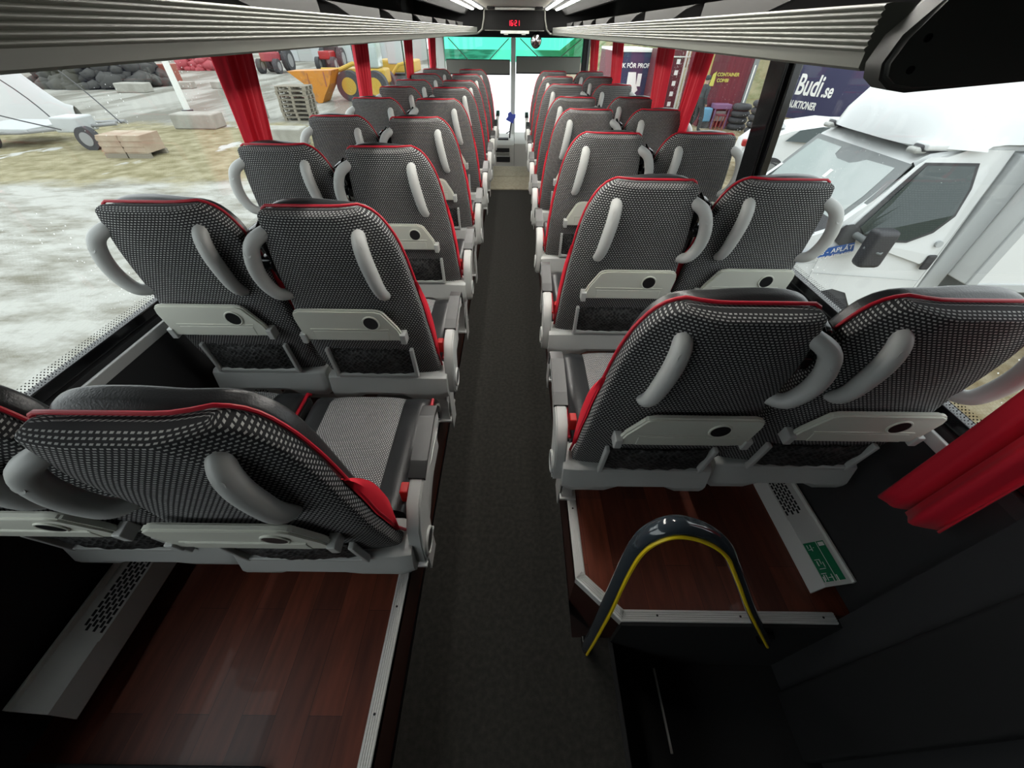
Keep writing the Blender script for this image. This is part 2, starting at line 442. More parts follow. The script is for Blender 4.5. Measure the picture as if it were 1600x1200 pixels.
def bay(name, x, y0, y1, z0, z1, sgn, glassm='window_glass', frame=.03):
    o = MB().box(x - .003, x + .003, y0, y1, z0, z1).build(name, glassm); tag(o, kind='structure')
    fr = MB().box(x - .012, x + .02 * sgn + .0, y0, y0 + frame, z0, z1).box(x - .012, x + .02 * sgn, y1 - frame, y1, z0, z1)
    fr.build('window_frame', 'black_gloss', o)
    xx = x - sgn * .006
    MB().add([(xx, y0, z0), (xx, y1, z0), (xx, y1, z0 + .070), (xx, y0, z0 + .070)], [[0, 1, 2, 3]]).build('frit_band', 'frit_dots', o)
    return o
GX_L, GX_R = XL - .05, XR + .05
wy = [-1.4, .28 + .25, 2.15, 3.85, 5.5, 7.05]
n_ = 1
for a, b in ((-3.1, 2.25), (2.25, 4.08), (4.08, 5.88), (5.88, 7.5), (7.5, 8.25)):
    bay('window_%d' % n_, GX_L, a, b, .83, 1.60, -1, frame=.018); n_ += 1
for a, b in ((.45, 2.09), (2.09, 3.12), (3.12, 3.88), (3.88, 5.75), (5.75, 8.25)):
    bay('window_%d' % n_, GX_R, a, b, .83, 1.60, 1, frame=.018); n_ += 1
# the wide black post between the first two right-hand panes
pm_ = MB().box(XR - .03, XR + .01, 1.915, 2.05, .80, 1.60, .010).box(XR - .012, XR + .02, 1.885, 1.900, .80, 1.6, .004)
for v in pm_.v: v.x -= .088 * max(0, v.z - .85)          # the side wall leans inwards
S('trim_pillar_right', pm_, 'black_gloss')
# roof sides, roof, ceiling
for sg, x in ((-1, XL - .05), (1, XR + .05)):
    S('wall_%s_upper' % ('left' if sg < 0 else 'right'), MB().box(min(x, x - sg * .06), max(x, x - sg * .06), YB, YF, 1.58, 2.05), 'black_matt')
S('ceiling', MB().box(-.36, .30, YB, 6.22, 1.79, 1.83), 'ceiling_beige')
S('ceiling_left', MB().prism([(-.36, 1.79), (-.56, 1.785), (-.62, 1.74), (-.70, 1.75), (XL - .06, 1.98), (XL - .06, 2.05), (-.36, 1.84)], 'y', YB, YF), 'ceiling_dark')
S('ceiling_right', MB().prism([(.30, 1.79), (.52, 1.785), (.58, 1.74), (.66, 1.75), (XR + .06, 1.98), (XR + .06, 2.05), (.30, 1.84)], 'y', YB, YF), 'ceiling_dark')
S('ceiling_front', MB().box(XL - .06, XR + .06, 6.5, YF + .05, 1.60, 1.66), 'black_matt')
S('wall_back', MB().box(XL - .06, XR + .06, YB - .08, YB, -1, 2.05), 'black_matt')
# right rear: door side panels with the stairwell
S('wall_right_rear', MB().box(XR - .01, XR + .08, YB, .10, -1.0, 1.9), 'wall_charcoal')
S('trim_door_jamb', MB().box(XR - .07, XR + .08, .10, .30, -1.0, 1.9, .01), 'black_matt')
S('wall_door_post', MB().box(XR - .05, XR + .08, .30, .41, -1.0, 1.9), 'wall_charcoal')
S('floor_stairwell', MB().box(.36, XR + .10, YB, .41, -.40, -.30), 'black_matt')
S('trim_stairwell', MB().box(.352, .366, YB, .40, -1.0, .004), 'black_matt')
S('trim_step_edge', MB().box(.583, .590, .12, .37, -.302, -.292), 'alu')
S('trim_rear_ledge', MB().box(XL, -.62, YB, .055, PL, PL + .03, .005), 'wall_charcoal')
# driver end
S('wall_front_lower', MB().box(XL - .06, XR + .06, YF, YF + .08, -1.0, .15), 'wall_charcoal')

# ------------------------------------------------------------ the bus seat
RT = [(.33, .205), (.37, .213), (.45, .212), (.61, .203), (.715, .192), (.80, .178), (.87, .165), (.92, .152), (.96, .136), (.99, .118), (1.01, .102), (1.025, .086), (1.035, .070), (1.04, .055)]
LT = [(.33, -.200), (.40, -.212), (.55, -.228), (.70, -.232), (.85, -.226), (.98, -.214), (1.01, -.213), (1.03, -.211), (1.036, -.207), (1.04, -.200)]
YR = [(.33, .008), (.38, -.012), (.50, -.035), (.65, -.042), (.78, -.032), (.92, -.016), (1.04, .0)]
PIV = (0, .05, .35)
def dyy(x, z): return -.028 * (1 - smooth(x, -.02, .12)) * smooth(z, .72, .98)
def loft(mb, zs, lf, rf, yrf, th, ztop, rtop=.02, p=.32, N=44, bulge=.012, inset=0.0, uv=True):
    rows = []
    for z in zs:
        l, r = lf(z) + inset, rf(z) - inset
        k = 1.0
        if z > ztop - rtop:
            q = (z - (ztop - rtop)) / rtop; k = math.sqrt(max(0.0, 1 - q * q * .96))
        cx, a = (l + r) / 2, (r - l) / 2; y0 = yrf(z); b = th(z) / 2; cy = y0 + b; b *= k
        row = []
        for i in range(N):
            t = 2 * PI * (i + .5) / N + PI / 2
            c, s_ = math.cos(t), math.sin(t)
            x = cx + a * math.copysign(abs(c) ** p, c); y = cy + b * math.copysign(abs(s_) ** p, s_)
            if s_ < 0: y -= bulge * k * (1 - ((x - cx) / a) ** 2)
            else: y += bulge * k * (1 - ((x - cx) / a) ** 2)
            y += dyy(x, z)
            row.append([Vector((x, y, z)), (0, z + (1 - k) * .02)])
        # u runs as arc length both ways from the middle of the rear face; the seam lies at the front
        i0 = min(range(N), key=lambda q: abs(row[q][0].x) + (10 if row[q][0].y > cy else 0)); base = row[i0][0].x
        acc = base; row[i0][1] = (acc, row[i0][1][1])
        for dr_ in (1, -1):
            acc = base
            for q in range(1, N // 2 + 1):
                a_, b_ = row[(i0 + dr_ * (q - 1)) % N], row[(i0 + dr_ * q) % N]
                if q == N // 2 and dr_ == -1: break
                acc += dr_ * (a_[0] - b_[0]).length; b_[1] = (acc, b_[1][1])
        rows.append(row)
    vs = [q[0] for r in rows for q in r]; fs = []; uvs = []
    for j in range(len(rows) - 1):
        for i in range(N):
            k2 = (i + 1) % N
            ids = [(j, i), (j, k2), (j + 1, k2), (j + 1, i)]
            fs.append([a * N + b for a, b in ids]); uvs.append([rows[a][b][1] for a, b in ids])
    fs.append(list(range(N))[::-1]); uvs.append([rows[0][b][1] for b in range(N)][::-1])
    n = len(rows) - 1
    fs.append([n * N + b for b in range(N)]); uvs.append([rows[n][b][1] for b in range(N)])
    mb.add(vs, fs, True, uvs)
    return mb
ZS = [.33 + i * .03 for i in range(20)] + [.92, .94, .955, .97, .98, .99, .998, 1.005, 1.012, 1.018, 1.024, 1.029, 1.032, 1.034, 1.036, 1.038, 1.04]

def make_seat(sx, aisle, foot=False):
    """sx=+1: aisle lies to the right (left-hand row of the bus); sx=-1: mirrored"""
    root = empty('bus_seat')
    B = lambda mb, n, m, parent=root, o=PIV, **k: mb.build(n, m, parent, sx=sx, origin=o)
    def SUB(mb, n, m, parent, o=PIV):
        c = mb.build(n, m, parent, sx=sx, origin=o); c.location = (0, 0, 0); return c
    lf = lambda z: lerp(LT, z); rf = lambda z: lerp(RT, z); yf = lambda z: lerp(YR, z)
    sh = B(loft(MB(), ZS, lf, rf, yf, lambda z: .045, 1.04, rtop=.008), 'back_shell', 'weave_dark')
    # red cord along the seam
    P = []
    for z in [.40 + .03 * i for i in range(17)] + [.90, .93, .955, .975, .995, 1.01, 1.025, 1.035]: P.append((rf(z) + .002, yf(z) + .043, z))
    for i in range(10): P.append((.055 - i * .028, .043, 1.043))
    for z in (1.036, 1.025, 1.01, .98, .94, .9, .85, .8, .75): P.append((lf(z) - .002, yf(z) + .043, z))
    P = [(x, y + dyy(x, z), z) for x, y, z in P]
    SUB(MB().tube(P, .0041, 8), 'piping', 'red_cord', sh)
    cz = [.36 + i * .04 for i in range(14)] + [.91, .93, .95, .965, .98, .99, 1.0, 1.01, 1.018, 1.026, 1.033, 1.04, 1.046, 1.052]
    RTC = [(.33, .18), (.61, .180), (.80, .158), (.87, .147), (.92, .136), (.96, .121), (.99, .102), (1.01, .084), (1.025, .066), (1.034, .045), (1.040, .0), (1.044, -.04), (1.047, -.08)]
    LTC = [(.33, -.19), (.55, -.220), (.85, -.220), (.98, -.208), (1.02, -.206), (1.03, -.202), (1.038, -.19), (1.044, -.165), (1.047, -.12)]
    cz = [q for q in cz if q < 1.034] + [1.036, 1.039, 1.042, 1.0445, 1.047]
    cu_ = B(loft(MB(), cz, lambda z: lerp(LTC, z), lambda z: lerp(RTC, z), lambda z: yf(z) + .040 + .008 * smooth(z, 1.03, 1.047), lambda z: .060, 1.048, rtop=.045, p=.55, bulge=.004, uv=False), 'backrest_cushion', 'leather')
    # red gusset on the aisle side
    g = MB(); vs = []; n = 14
    for i in range(n + 1):
        t = i / n; z = .50 + .31 * t; wd = .050 * math.sin(PI * t) ** .8 + .002; x = rf(z) + .001
        for y, xo in ((yf(z) + .036, .0015), (yf(z) + .036 + wd * .5, .009), (yf(z) + .036 + wd, .002), (yf(z) + .036 + wd * .5, -.03)): vs.append((x + xo, y, z))
    fs = []
    for i in range(n):
        for k in range(4): fs.append([i * 4 + k, i * 4 + (k + 1) % 4, i * 4 + 4 + (k + 1) % 4, i * 4 + 4 + k])
    fs += [[0, 1, 2, 3], [n * 4 + 3, n * 4 + 2, n * 4 + 1, n * 4]]
    B(g.add(vs, fs, True), 'side_gusset', 'red_fabric')
    # two grab handles
    inner = [(.050, .02, .958), (.052, -.020, .964), (.056, -.048, .948), (.063, -.064, .905), (.073, -.070, .85), (.082, -.070, .805), (.088, -.056, .775), (.090, -.02, .765)]
    outer = [(-.175, .02, .968), (-.205, -.03, .968), (-.245, -.052, .945), (-.266, -.058, .900), (-.272, -.060, .85), (-.262, -.060, .805), (-.240, -.056, .775), (-.215, -.030, .762), (-.200, .0, .760)]
    for pts in (inner, outer):
        P = catmull([(x, y + .012, z + .017) for x, y, z in pts], 6); n = len(P)
        R = [.0170 + .0050 * math.sin(PI * min(1, i / n * 1.15)) for i in range(n)]
        h = B(MB().tube(P, R, 14), 'grab_handle', 'grey_plastic')
        k = int(n * .33); q = P[k]
        SUB(MB().cyl(q + Vector((0, -.0165, .004)), (0, -1, .35), .0105, .006, 18), 'release_button', 'grey_plastic', h)
    # folded tray
    y0 = -.074
    poly = [(-.212, .626), (-.220, .720), (-.214, .742), (-.196, .750), (.050, .750), (.073, .743), (.113, .676), (.120, .653), (.120, .626)]
    bm = bmesh.new(); a_ = [bm.verts.new((x, y0 - (z - .62) * .00, z)) for x, z in poly]; b_ = [bm.verts.new((x, y0 + .018, z)) for x, z in poly]
    bm.faces.new(a_); bm.faces.new(b_[::-1])
    for k in range(len(poly)): bm.faces.new([a_[k], b_[k], b_[(k + 1) % len(poly)], a_[(k + 1) % len(poly)]])
    bmesh.ops.bevel(bm, geom=[e for e in bm.edges], offset=.005, segments=2, affect='EDGES')
    tm = MB().frombm(bm, True)
    tm.box(-.178, .082, y0 - .0025, y0 + .004, .676, .6785, .001).box(-.173, .077, y0 - .0015, y0 + .004, .63, .668, .002)
    tr = B(tm, 'tray_table', 'tray_plastic')
    cxx = .030 if sx > 0 else -.118
    SUB(MB().cyl((cxx, y0 + .002, .703), 'y', .0245, .010, 28), 'cup_hole', 'dark_plastic', tr)
    rm = MB(); rm.tube([(cxx + .026 * math.cos(t * PI / 14), y0 - .001, .703 + .026 * math.sin(t * PI / 14)) for t in range(28)], .003, 8, closed=True)
    SUB(rm, 'cup_rim', 'tray_plastic', tr)
    for s_ in (-1, 1):
        xa = .122 if s_ > 0 else -.214
        B(MB().box(xa - .009, xa + .011, -.080, -.035, .616, .656, .003), 'tray_hinge', 'grey_plastic')
    # magazine net in its wire frame
    nm = MB(); vs = []; nx, nz = 16, 8
    for j in range(nz + 1):
        for i in range(nx + 1):
            u, v = i / nx, j / nz
            vs.append((-.158 + .280 * u, -.050 - .018 * math.sin(PI * u) * math.sin(PI * v * .8 + .3) + .003 * math.sin(i * 2.1 + j), .446 + .12 * v))
    m0 = len(vs); vs += [(x, y + .006, z) for x, y, z in vs]
    fs = []
    for j in range(nz):
        for i in range(nx):
            a = j * (nx + 1) + i; fs.append([a, a + 1, a + nx + 2, a + nx + 1]); fs.append([m0 + a, m0 + a + nx + 1, m0 + a + nx + 2, m0 + a + 1])
    net = B(nm.add(vs, fs, True), 'magazine_net', 'net')
    fr = MB()
    fr.box(-.172, .138, -.060, -.040, .432, .446, .003).box(-.174, -.161, -.062, -.044, .432, .572, .003).box(.127, .140, -.062, -.044, .432, .572, .003)
    SUB(fr, 'net_frame', 'grey_plastic', net)
    # plastic base shroud
    bm_ = MB()
    sect = [(-.070, .325), (-.074, .345), (-.062, .412), (-.05, .420), (.04, .420), (.055, .35), (.03, .30), (-.040, .296), (-.060, .300)]
    xs = [-.218, -.210, -.13, -.09, .06, .10, .205, .222 if not aisle else .24]
    vs = []
    for i, x in enumerate(xs):
        e = .85 if i in (0, len(xs) - 1) else 1
        lift = .022 if 3 <= i <= 4 else 0
        for (y, z) in sect: vs.append((x, y * e, .36 + (z - .36) * e + (lift if z < .34 else 0)))
    N = len(sect); fs = [[i * N + k, i * N + (k + 1) % N, (i + 1) * N + (k + 1) % N, (i + 1) * N + k] for i in range(len(xs) - 1) for k in range(N)]
    fs += [list(range(N)), [(len(xs) - 1) * N + k for k in range(N)][::-1]]
    base = B(bm_.add(vs, fs, True), 'base_shroud', 'grey_plastic', o=None)
    # seat cushion
    cm = MB(); vs = []; N = 30
    for j in range(13):
        t = j / 12; y = .055 + .465 * t
        hgt = .43 + .012 * t - (.05 * max(0, (t - .86) / .14) ** 2); k = 1 if t < .95 else .97
        for i in range(N):
            a = 2 * PI * (i + .5) / N; c, s_ = math.cos(a), math.sin(a)
            x = .205 * k * math.copysign(abs(c) ** .4, c); z = (hgt + .335) / 2 + (hgt - .335) / 2 * math.copysign(abs(s_) ** .45, s_)
            if s_ > 0: z += .012 * smooth(abs(x), .11, .17)
            vs.append((x, y, z))
    fs = [[j * N + i, j * N + (i + 1) % N, (j + 1) * N + (i + 1) % N, (j + 1) * N + i] for j in range(12) for i in range(N)] + [list(range(N)), [12 * N + k for k in range(N)][::-1]]
    sc = B(cm.add(vs, fs, True), 'seat_cushion', 'leather', o=None)
    pm = MB(); vs = []; fs = []; uvs = []; nx, ny = 10, 14
    def pz(u, v): return .435 + .012 * v + .010 * (1 - (2 * u - 1) ** 4) - (.05 * max(0, (v - .86) / .14) ** 2)
    for j in range(ny + 1):
        for i in range(nx + 1): vs.append((-.135 + .255 * i / nx, .06 + .455 * j / ny, pz(i / nx, j / ny)))
    for j in range(ny):
        for i in range(nx):
            q = [(i, j), (i + 1, j), (i + 1, j + 1), (i, j + 1)]; fs.append([b * (nx + 1) + a for a, b in q]); uvs.append([(.255 * a / nx, .455 * b / ny) for a, b in q])
    m0 = len(vs); vs += [(x, y, z - .02) for x, y, z in vs]
    for j in range(ny):
        for i in range(nx):
            q = [(i, j), (i, j + 1), (i + 1, j + 1), (i + 1, j)]; fs.append([m0 + b * (nx + 1) + a for a, b in q]); uvs.append([(0, 0)] * 4)
    edge = [(i, 0) for i in range(nx)] + [(nx, j) for j in range(ny)] + [(i, ny) for i in range(nx, 0, -1)] + [(0, j) for j in range(ny, 0, -1)]
    for k in range(len(edge)):
        a, b = edge[k], edge[(k + 1) % len(edge)]; ia, ib = a[1] * (nx + 1) + a[0], b[1] * (nx + 1) + b[0]
        fs.append([ia, ia + m0, ib + m0, ib]); uvs.append([(0, 0)] * 4)
    pad = pm.add(vs, fs, True, uvs).build('center_pad', 'weave_light', sc, sx=sx)
    MB().tube([(.209, y, .405 + .012 * (y / .5)) for y in (.07, .15, .25, .35, .45, .50)] + [(.200, .524, .39)], .006, 8).build('cushion_piping', 'red_cord', sc, sx=sx)
    MB().box(.198, .212, .10, .50, .345, .398, .005).build('cushion_side', 'weave_dark', sc, sx=sx)
    # frame under the cushion
    B(MB().box(-.19, .20, .04, .49, .285, .334, .01).box(-.19, .20, .488, .512, .33, .352, .008), 'seat_frame', 'grey_plastic' if not foot else 'grey_plastic', o=None)
    # belt parts
    bx_ = .185 if not aisle else -.235
    bg = MB().box(bx_ - .030, bx_ + .030, .00, .085, .900, .965, .018).tube([(bx_, .03, .94), (bx_ + .012, .0, .965), (bx_ + .02, .03, .985), (bx_ + .02, .07, .965)], .007, 8)
    bg.tube([(bx_ + .01, -.004, .94), (bx_ + .03, -.02, .90), (bx_ + .028, -.01, .86)], .006, 8)
    bg.box(bx_ - .018, bx_ + .030, -.012, .03, .845, .885, .010).tube([(bx_ + .03, .0, .90), (bx_ + .045, -.02, .885), (bx_ + .040, -.015, .85)], .006, 8)
    bg.add([(bx_ + dx, y, z) for dx in (-.004, .004) for y, z in ((.02, .92), (.065, .92), (.085, .45), (.045, .45))], [[0, 1, 2, 3], [7, 6, 5, 4], [0, 4, 5, 1], [1, 5, 6, 2], [2, 6, 7, 3], [3, 7, 4, 0]])
    B(bg, 'belt_guide', 'black_gloss')
    B(MB().box(.190, .214, .085, .12, .425, .475, .004).box(.176, .222, .098, .108, .42, .43, .002), 'belt_buckle', 'red_plastic', o=None)
    if foot:
        f = MB().prism([(-.15, .108), (-.12, .135), (-.03, .128), (0, .118), (.03, .128), (.12, .135), (.15, .108), (.15, .098), (.0, .106), (-.15, .098)], 'y', .115, .175, False)
        for k in (-.14, -.05, .05, .14): f.cyl((k, .113, .104), 'y', .004, .01, 8)
        f.box(-.012, .012, .14, .40, .13, .29, .003)
        B(f, 'footrest', 'grey_plastic', o=None)
    if aisle:
        # armrest with pad, round pivot cap, housing
        am = MB(); prof = [(-.035, .40), (-.042, .36), (-.035, .315), (-.01, .295), (.02, .295), (.045, .32), (.05, .38), (.052, .44), (.07, .49), (.14, .53), (.27, .555), (.315, .548), (.322, .53), (.30, .518), (.29, .535), (.25, .532), (.13, .505), (.02, .49), (-.015, .46)]
        prof = [(-.038, .33), (-.02, .302), (.015, .297), (.045, .315), (.055, .36), (.06, .42), (.085, .475), (.15, .505), (.27, .530), (.295, .522), (.303, .500), (.325, .512), (.330, .545), (.31, .565), (.27, .573), (.13, .552), (.02, .525), (-.022, .470), (-.034, .40)]
        bm = bmesh.new(); a1 = [bm.verts.new((.232, y, z)) for y, z in prof]; a2 = [bm.verts.new((.268, y, z)) for y, z in prof]
        bm.faces.new(a1); bm.faces.new(a2[::-1])
        for k in range(len(prof)): bm.faces.new([a1[k], a2[k], a2[(k + 1) % len(prof)], a1[(k + 1) % len(prof)]])
        bmesh.ops.bevel(bm, geom=[e for e in bm.edges if abs(e.verts[0].co.x - e.verts[1].co.x) < 1e-5], offset=.005, segments=2, affect='EDGES')
        arm = B(am.frombm(bm, True), 'armrest', 'grey_plastic', o=None)
        pad = MB().prism([(.085, .546), (.13, .560), (.27, .582), (.318, .575), (.342, .548), (.337, .515), (.325, .512), (.325, .54), (.30, .566), (.27, .572), (.13, .550), (.085, .535)], 'x', .228, .272).build('armrest_pad', 'dark_plastic', arm, sx=sx)
        MB().cyl((.269, .008, .362), 'x', .030, .006, 28).build('pivot_cap', 'dark_plastic', arm, sx=sx)
        MB().tube([(.270, .008 + .034 * math.cos(t * PI / 14), .362 + .034 * math.sin(t * PI / 14)) for t in range(28)], .005, 8, closed=True).build('pivot_ring', 'grey_plastic', arm, sx=sx)
        # pedestal leg with foot plate
        lg = MB(); vs = []
        for (z, ya, yb, xa, xb) in ((.33, -.03, .44, .170, .225), (.25, .0, .40, .170, .215), (.16, .06, .30, .165, .205), (.05, .09, .21, .160, .195), (.012, .085, .215, .155, .20)):
            vs += [(xa, ya, z), (xb, ya, z), (xb, yb, z), (xa, yb, z)]
        fs = [[j * 4 + k, j * 4 + (k + 1) % 4, j * 4 + 4 + (k + 1) % 4, j * 4 + 4 + k] for j in range(4) for k in range(4)] + [[3, 2, 1, 0], [16, 17, 18, 19]]
        lg.add(vs, fs).box(.140, .205, .075, .225, .006, .018, .002).box(.214, .222, -.02, .42, .25, .345, .002)
        lg.box(.202, .208, .10, .19, -.06, .20, .001)
        B(lg, 'leg', 'alu_light', o=None)
    return root

protos = {}
TILT = {'back_shell', 'backrest_cushion', 'side_gusset', 'grab_handle', 'tray_table', 'tray_hinge', 'magazine_net', 'belt_guide'}
rowsL = [.48, 1.16, 1.90, 2.65, 3.42, 4.16, 4.78, 5.50, 6.24]
rowsR = [.75, 1.46, 2.23, 3.01, 3.77, 4.54, 5.34, 6.11]
ordn = ['nearest', 'second', 'third', 'fourth', 'fifth', 'sixth', 'seventh', 'eighth', 'ninth']
tilts = {('L', 0): 10.5, ('R', 0): 8.0, ('R', 4): 10, ('L', 3): 5.5, ('R', 2): 4}
for side, rows, sx, ca, cw in (('L', rowsL, 1, -.495, -.955), ('R', rowsR, -1, .402, .862)):
    sn = 'left' if side == 'L' else 'right'
    for i, y in enumerate(rows):
        for pos, cx in (('aisle', ca), ('window', cw)):
            ft = side == 'L' and i == 1
            key = (side, pos, ft)
            if key not in protos: protos[key] = make_seat(sx, pos == 'aisle', ft); s_ = protos[key]
            else: s_ = copy_tree(protos[key])
            s_.location = (cx, y + (.02 if pos == 'window' else 0), PL)
            tg = math.radians(tilts.get((side, i), 5))
            for ch in s_.children:
                if ch.name.split('.')[0] in TILT:
                    ch.rotation_euler = (tg, 0, 0)
                    ch.scale = (1, 1, (.945 if side == 'L' else .965) if i == 0 else 1)
            if i == 0: lab = 'woven coach seat, %s side, %s seat of the row nearest the camera' % (sn, pos)
            elif i == len(rows) - 1: lab = 'woven coach seat, %s side, %s seat of the frontmost row' % (sn, pos)
            else: lab = 'woven coach seat with red piping, %s side, %s seat, %s row from the camera' % (sn, pos, ordn[i])
            tag(s_, lab, 'bus seat', 'coach seats in rows along the %s side' % sn)

# ------------------------------------------------------------ luggage racks
def rack(sg, xb, y0, y1):
    r = empty('luggage_rack', (xb, y0, 1.57))
    def off(mb, n, m): 
        o = mb.build(n, m, r, origin=(xb, y0, 1.57)); o.location = (0, 0, 0); return o
    # ribbed aluminium front board: profile in x (outwards = sg) and z
    z0, z1 = 1.566, 1.628
    pts = [(.03, z0 + .001), (.004, z0), (0, z0 + .003), (-.001, z0 + .016)]
    n = 7; h = (z1 - z0 - .018) / n
    for i in range(n):
        a = z0 + .018 + i * h
        for q in range(6): pts.append((-.0012 - .0030 * math.sin(PI * q / 6), a + h * q / 6))
    pts += [(.004, z1), (.03, z1)]
    poly = [(xb + sg * q[0], q[1]) for q in pts]
    off(MB().prism(poly, 'y', y0, y1), 'front_board', 'rack_grey')
    wallx = (XR + .06) if sg > 0 else (XL - .06)
    a, b = sorted((xb + sg * .028, wallx))
    off(MB().box(a, b, y0, y1, 1.572, 1.590).box(*sorted((xb + sg * .18, xb + sg * .192)), y0, y1, 1.59, 1.63), 'shelf', 'black_matt')
    off(MB().box(*sorted((xb + sg * .35, xb + sg * .55)), y0, y1, 1.562, 1.573, .003), 'service_panel', 'rack_grey')
    # sloping louvre panels with slanted gaps standing inside the rack
    yy = .25; k = 0
    while yy + .6 < y1:
        L_ = .72; X0 = .62 * sg - .02
        p = [(yy + .42, 1.60), (yy + .38, 1.615), (yy + .28, 1.638), (yy + .13, 1.66), (yy + .02, 1.668), (yy + L_ - .03, 1.668), (yy + L_, 1.64), (yy + L_, 1.60)]
        m = MB(); vs = []; 
        for (y, z) in p: vs.append((X0 + sg * -.25 * (z - 1.6), y, z))
        for (y, z) in p: vs.append((X0 + sg * (.012 - .25 * (z - 1.6)), y, z))
        N = len(p)
        m.add(vs, [list(range(N)), [N + q for q in range(N)][::-1]] + [[q, (q + 1) % N, N + (q + 1) % N, N + q] for q in range(N)])
        if yy > y0: off(m, 'louvre_panel', 'louvre_grey' if 'louvre_grey' in M else 'louver_grey')
        yy += .74; k += 1
    return r
rl = rack(-1, -.47, YB, 6.2); tag(rl, 'long ribbed grey luggage rack above the left seats', 'luggage rack')
rr = rack(1, .432, .63, 6.2); tag(rr, 'long ribbed grey luggage rack above the right seats', 'luggage rack')
# dark end panel closing the right rack above the stairwell
ep = MB()
poly = [(.437, 1.600), (.430, 1.575), (.436, 1.560), (.452, 1.551), (.475, 1.548), (.62, 1.562), (1.17, 1.60), (1.17, 1.95), (.66, 1.78), (.56, 1.72), (.50, 1.665), (.465, 1.632)]
bm = bmesh.new(); a_ = [bm.verts.new((x, .585, z)) for x, z in poly]; b_ = [bm.verts.new((x, .625, z)) for x, z in poly]
bm.faces.new(a_); bm.faces.new(b_[::-1])
for k in range(len(poly)): bm.faces.new([a_[k], b_[k], b_[(k + 1) % len(poly)], a_[(k + 1) % len(poly)]])
bmesh.ops.bevel(bm, geom=[e for e in bm.edges if abs(e.verts[0].co.y - e.verts[1].co.y) < 1e-6], offset=.006, segments=3, affect='EDGES')
e_ = ep.frombm(bm, True).build('rack_end_panel', 'panel_soft')
tag(e_, 'large black rounded end panel closing the right luggage rack, at the top right', 'panel')
sc = MB().cyl((.462, .5845, 1.598), 'y', .004, .003, 12).cyl((.462, .5845, 1.570), 'y', .004, .003, 12)
s2 = sc.build('screw', 'black_gloss', e_)

# ceiling light strips: two slim tubes each side of the beige centre panel
for sg, xs in ((-1, (-.405, -.515)), (1, (.345, .465))):
    for k, x in enumerate(xs):
        o = MB().box(x - .014, x + .014, .8, 6.1 + .1 * k, 1.776, 1.788, .003).build('light_strip', 'led')
        h = MB().box(x - .020, x + .020, .79, 6.11 + .1 * k, 1.786, 1.797).build('housing', 'rack_grey', o)
        tag(o, '%s slim ceiling light strip on the %s side of the bus aisle' % (('inner', 'outer')[k], 'left' if sg < 0 else 'right'), 'light strip')
# ceiling handle / hatch frame before the clock box
hh = empty('roof_hatch', (-.02, 5.9, 1.79))
o = MB().box(-.32, .28, 5.80, 5.86, 1.772, 1.79, .006).box(-.32, -.24, 5.70, 5.95, 1.772, 1.79, .006).box(.20, .28, 5.70, 5.95, 1.772, 1.79, .006).build('hatch_frame', 'black_matt', hh, origin=(-.02, 5.9, 1.79)); o.location = (0, 0, 0)
o = MB().box(-.235, .195, 5.76, 5.80, 1.765, 1.785, .004).build('hatch_handle', 'white_trim', hh, origin=(-.02, 5.9, 1.79)); o.location = (0, 0, 0)
tag(hh, 'black framed roof hatch with pale bar in the ceiling centre', 'hatch')
# clock box
cb = empty('clock_panel', (-.03, 6.25, 1.69))
def OC(mb, n, m, par=None):
    o = mb.build(n, m, par or cb, origin=(-.03, 6.25, 1.69)); o.location = (0, 0, 0); return o
OC(MB().box(-.39, .33, 6.24, 6.45, 1.60, 1.80), 'housing', 'black_deep')
fr = MB().tube([(-.375, 6.225, 1.79), (-.385, 6.22, 1.70), (-.41, 6.22, 1.61), (-.46, 6.22, 1.575), (-.60, 6.22, 1.565)], .010, 8)
fr.tube([(.325, 6.225, 1.79), (.335, 6.22, 1.70), (.36, 6.22, 1.61), (.40, 6.22, 1.575), (.54, 6.22, 1.56)], .010, 8)
fr.box(-.37, .32, 6.215, 6.235, 1.775, 1.80, .005).box(-.38, .33, 6.215, 6.235, 1.598, 1.604, .002)
OC(fr, 'frame', 'rack_grey')
OC(MB().box(-.19, .15, 6.17, 6.24, 1.573, 1.600, .006).box(-.15, -.10, 6.18, 6.23, 1.563, 1.575, .003).box(.06, .11, 6.18, 6.23, 1.563, 1.575, .003), 'reading_lamp', 'white_trim')
# seven-segment digits 16:21
seg = {'1': 'bc', '6': 'acdefg', '2': 'abged'}
dg = MB(); wS, hS, tS = .022, .046, .0042
def digit(ch, x, z):
    h = hS / 2
    R = {'a': (x, x + wS, z + hS - tS, z + hS), 'g': (x, x + wS, z + h - tS / 2, z + h + tS / 2), 'd': (x, x + wS, z, z + tS),
         'b': (x + wS - tS, x + wS, z + h, z + hS), 'c': (x + wS - tS, x + wS, z, z + h), 'f': (x, x + tS, z + h, z + hS), 'e': (x, x + tS, z, z + h)}
    for q in seg[ch]: a, b, c, d = R[q]; dg.box(a, b, 6.234, 6.238, c, d)
x = -.10
for ch in '16:21':
    if ch == ':': dg.box(x + .001, x + .005, 6.234, 6.238, 1.655, 1.66).box(x + .001, x + .005, 6.234, 6.238, 1.672, 1.677); x += .013
    else: digit(ch, x, 1.643); x += .033
dgo = OC(dg, 'digits', 'clock_red')
tag(cb, 'black ceiling clock box showing 16:21 in red digits', 'clock')

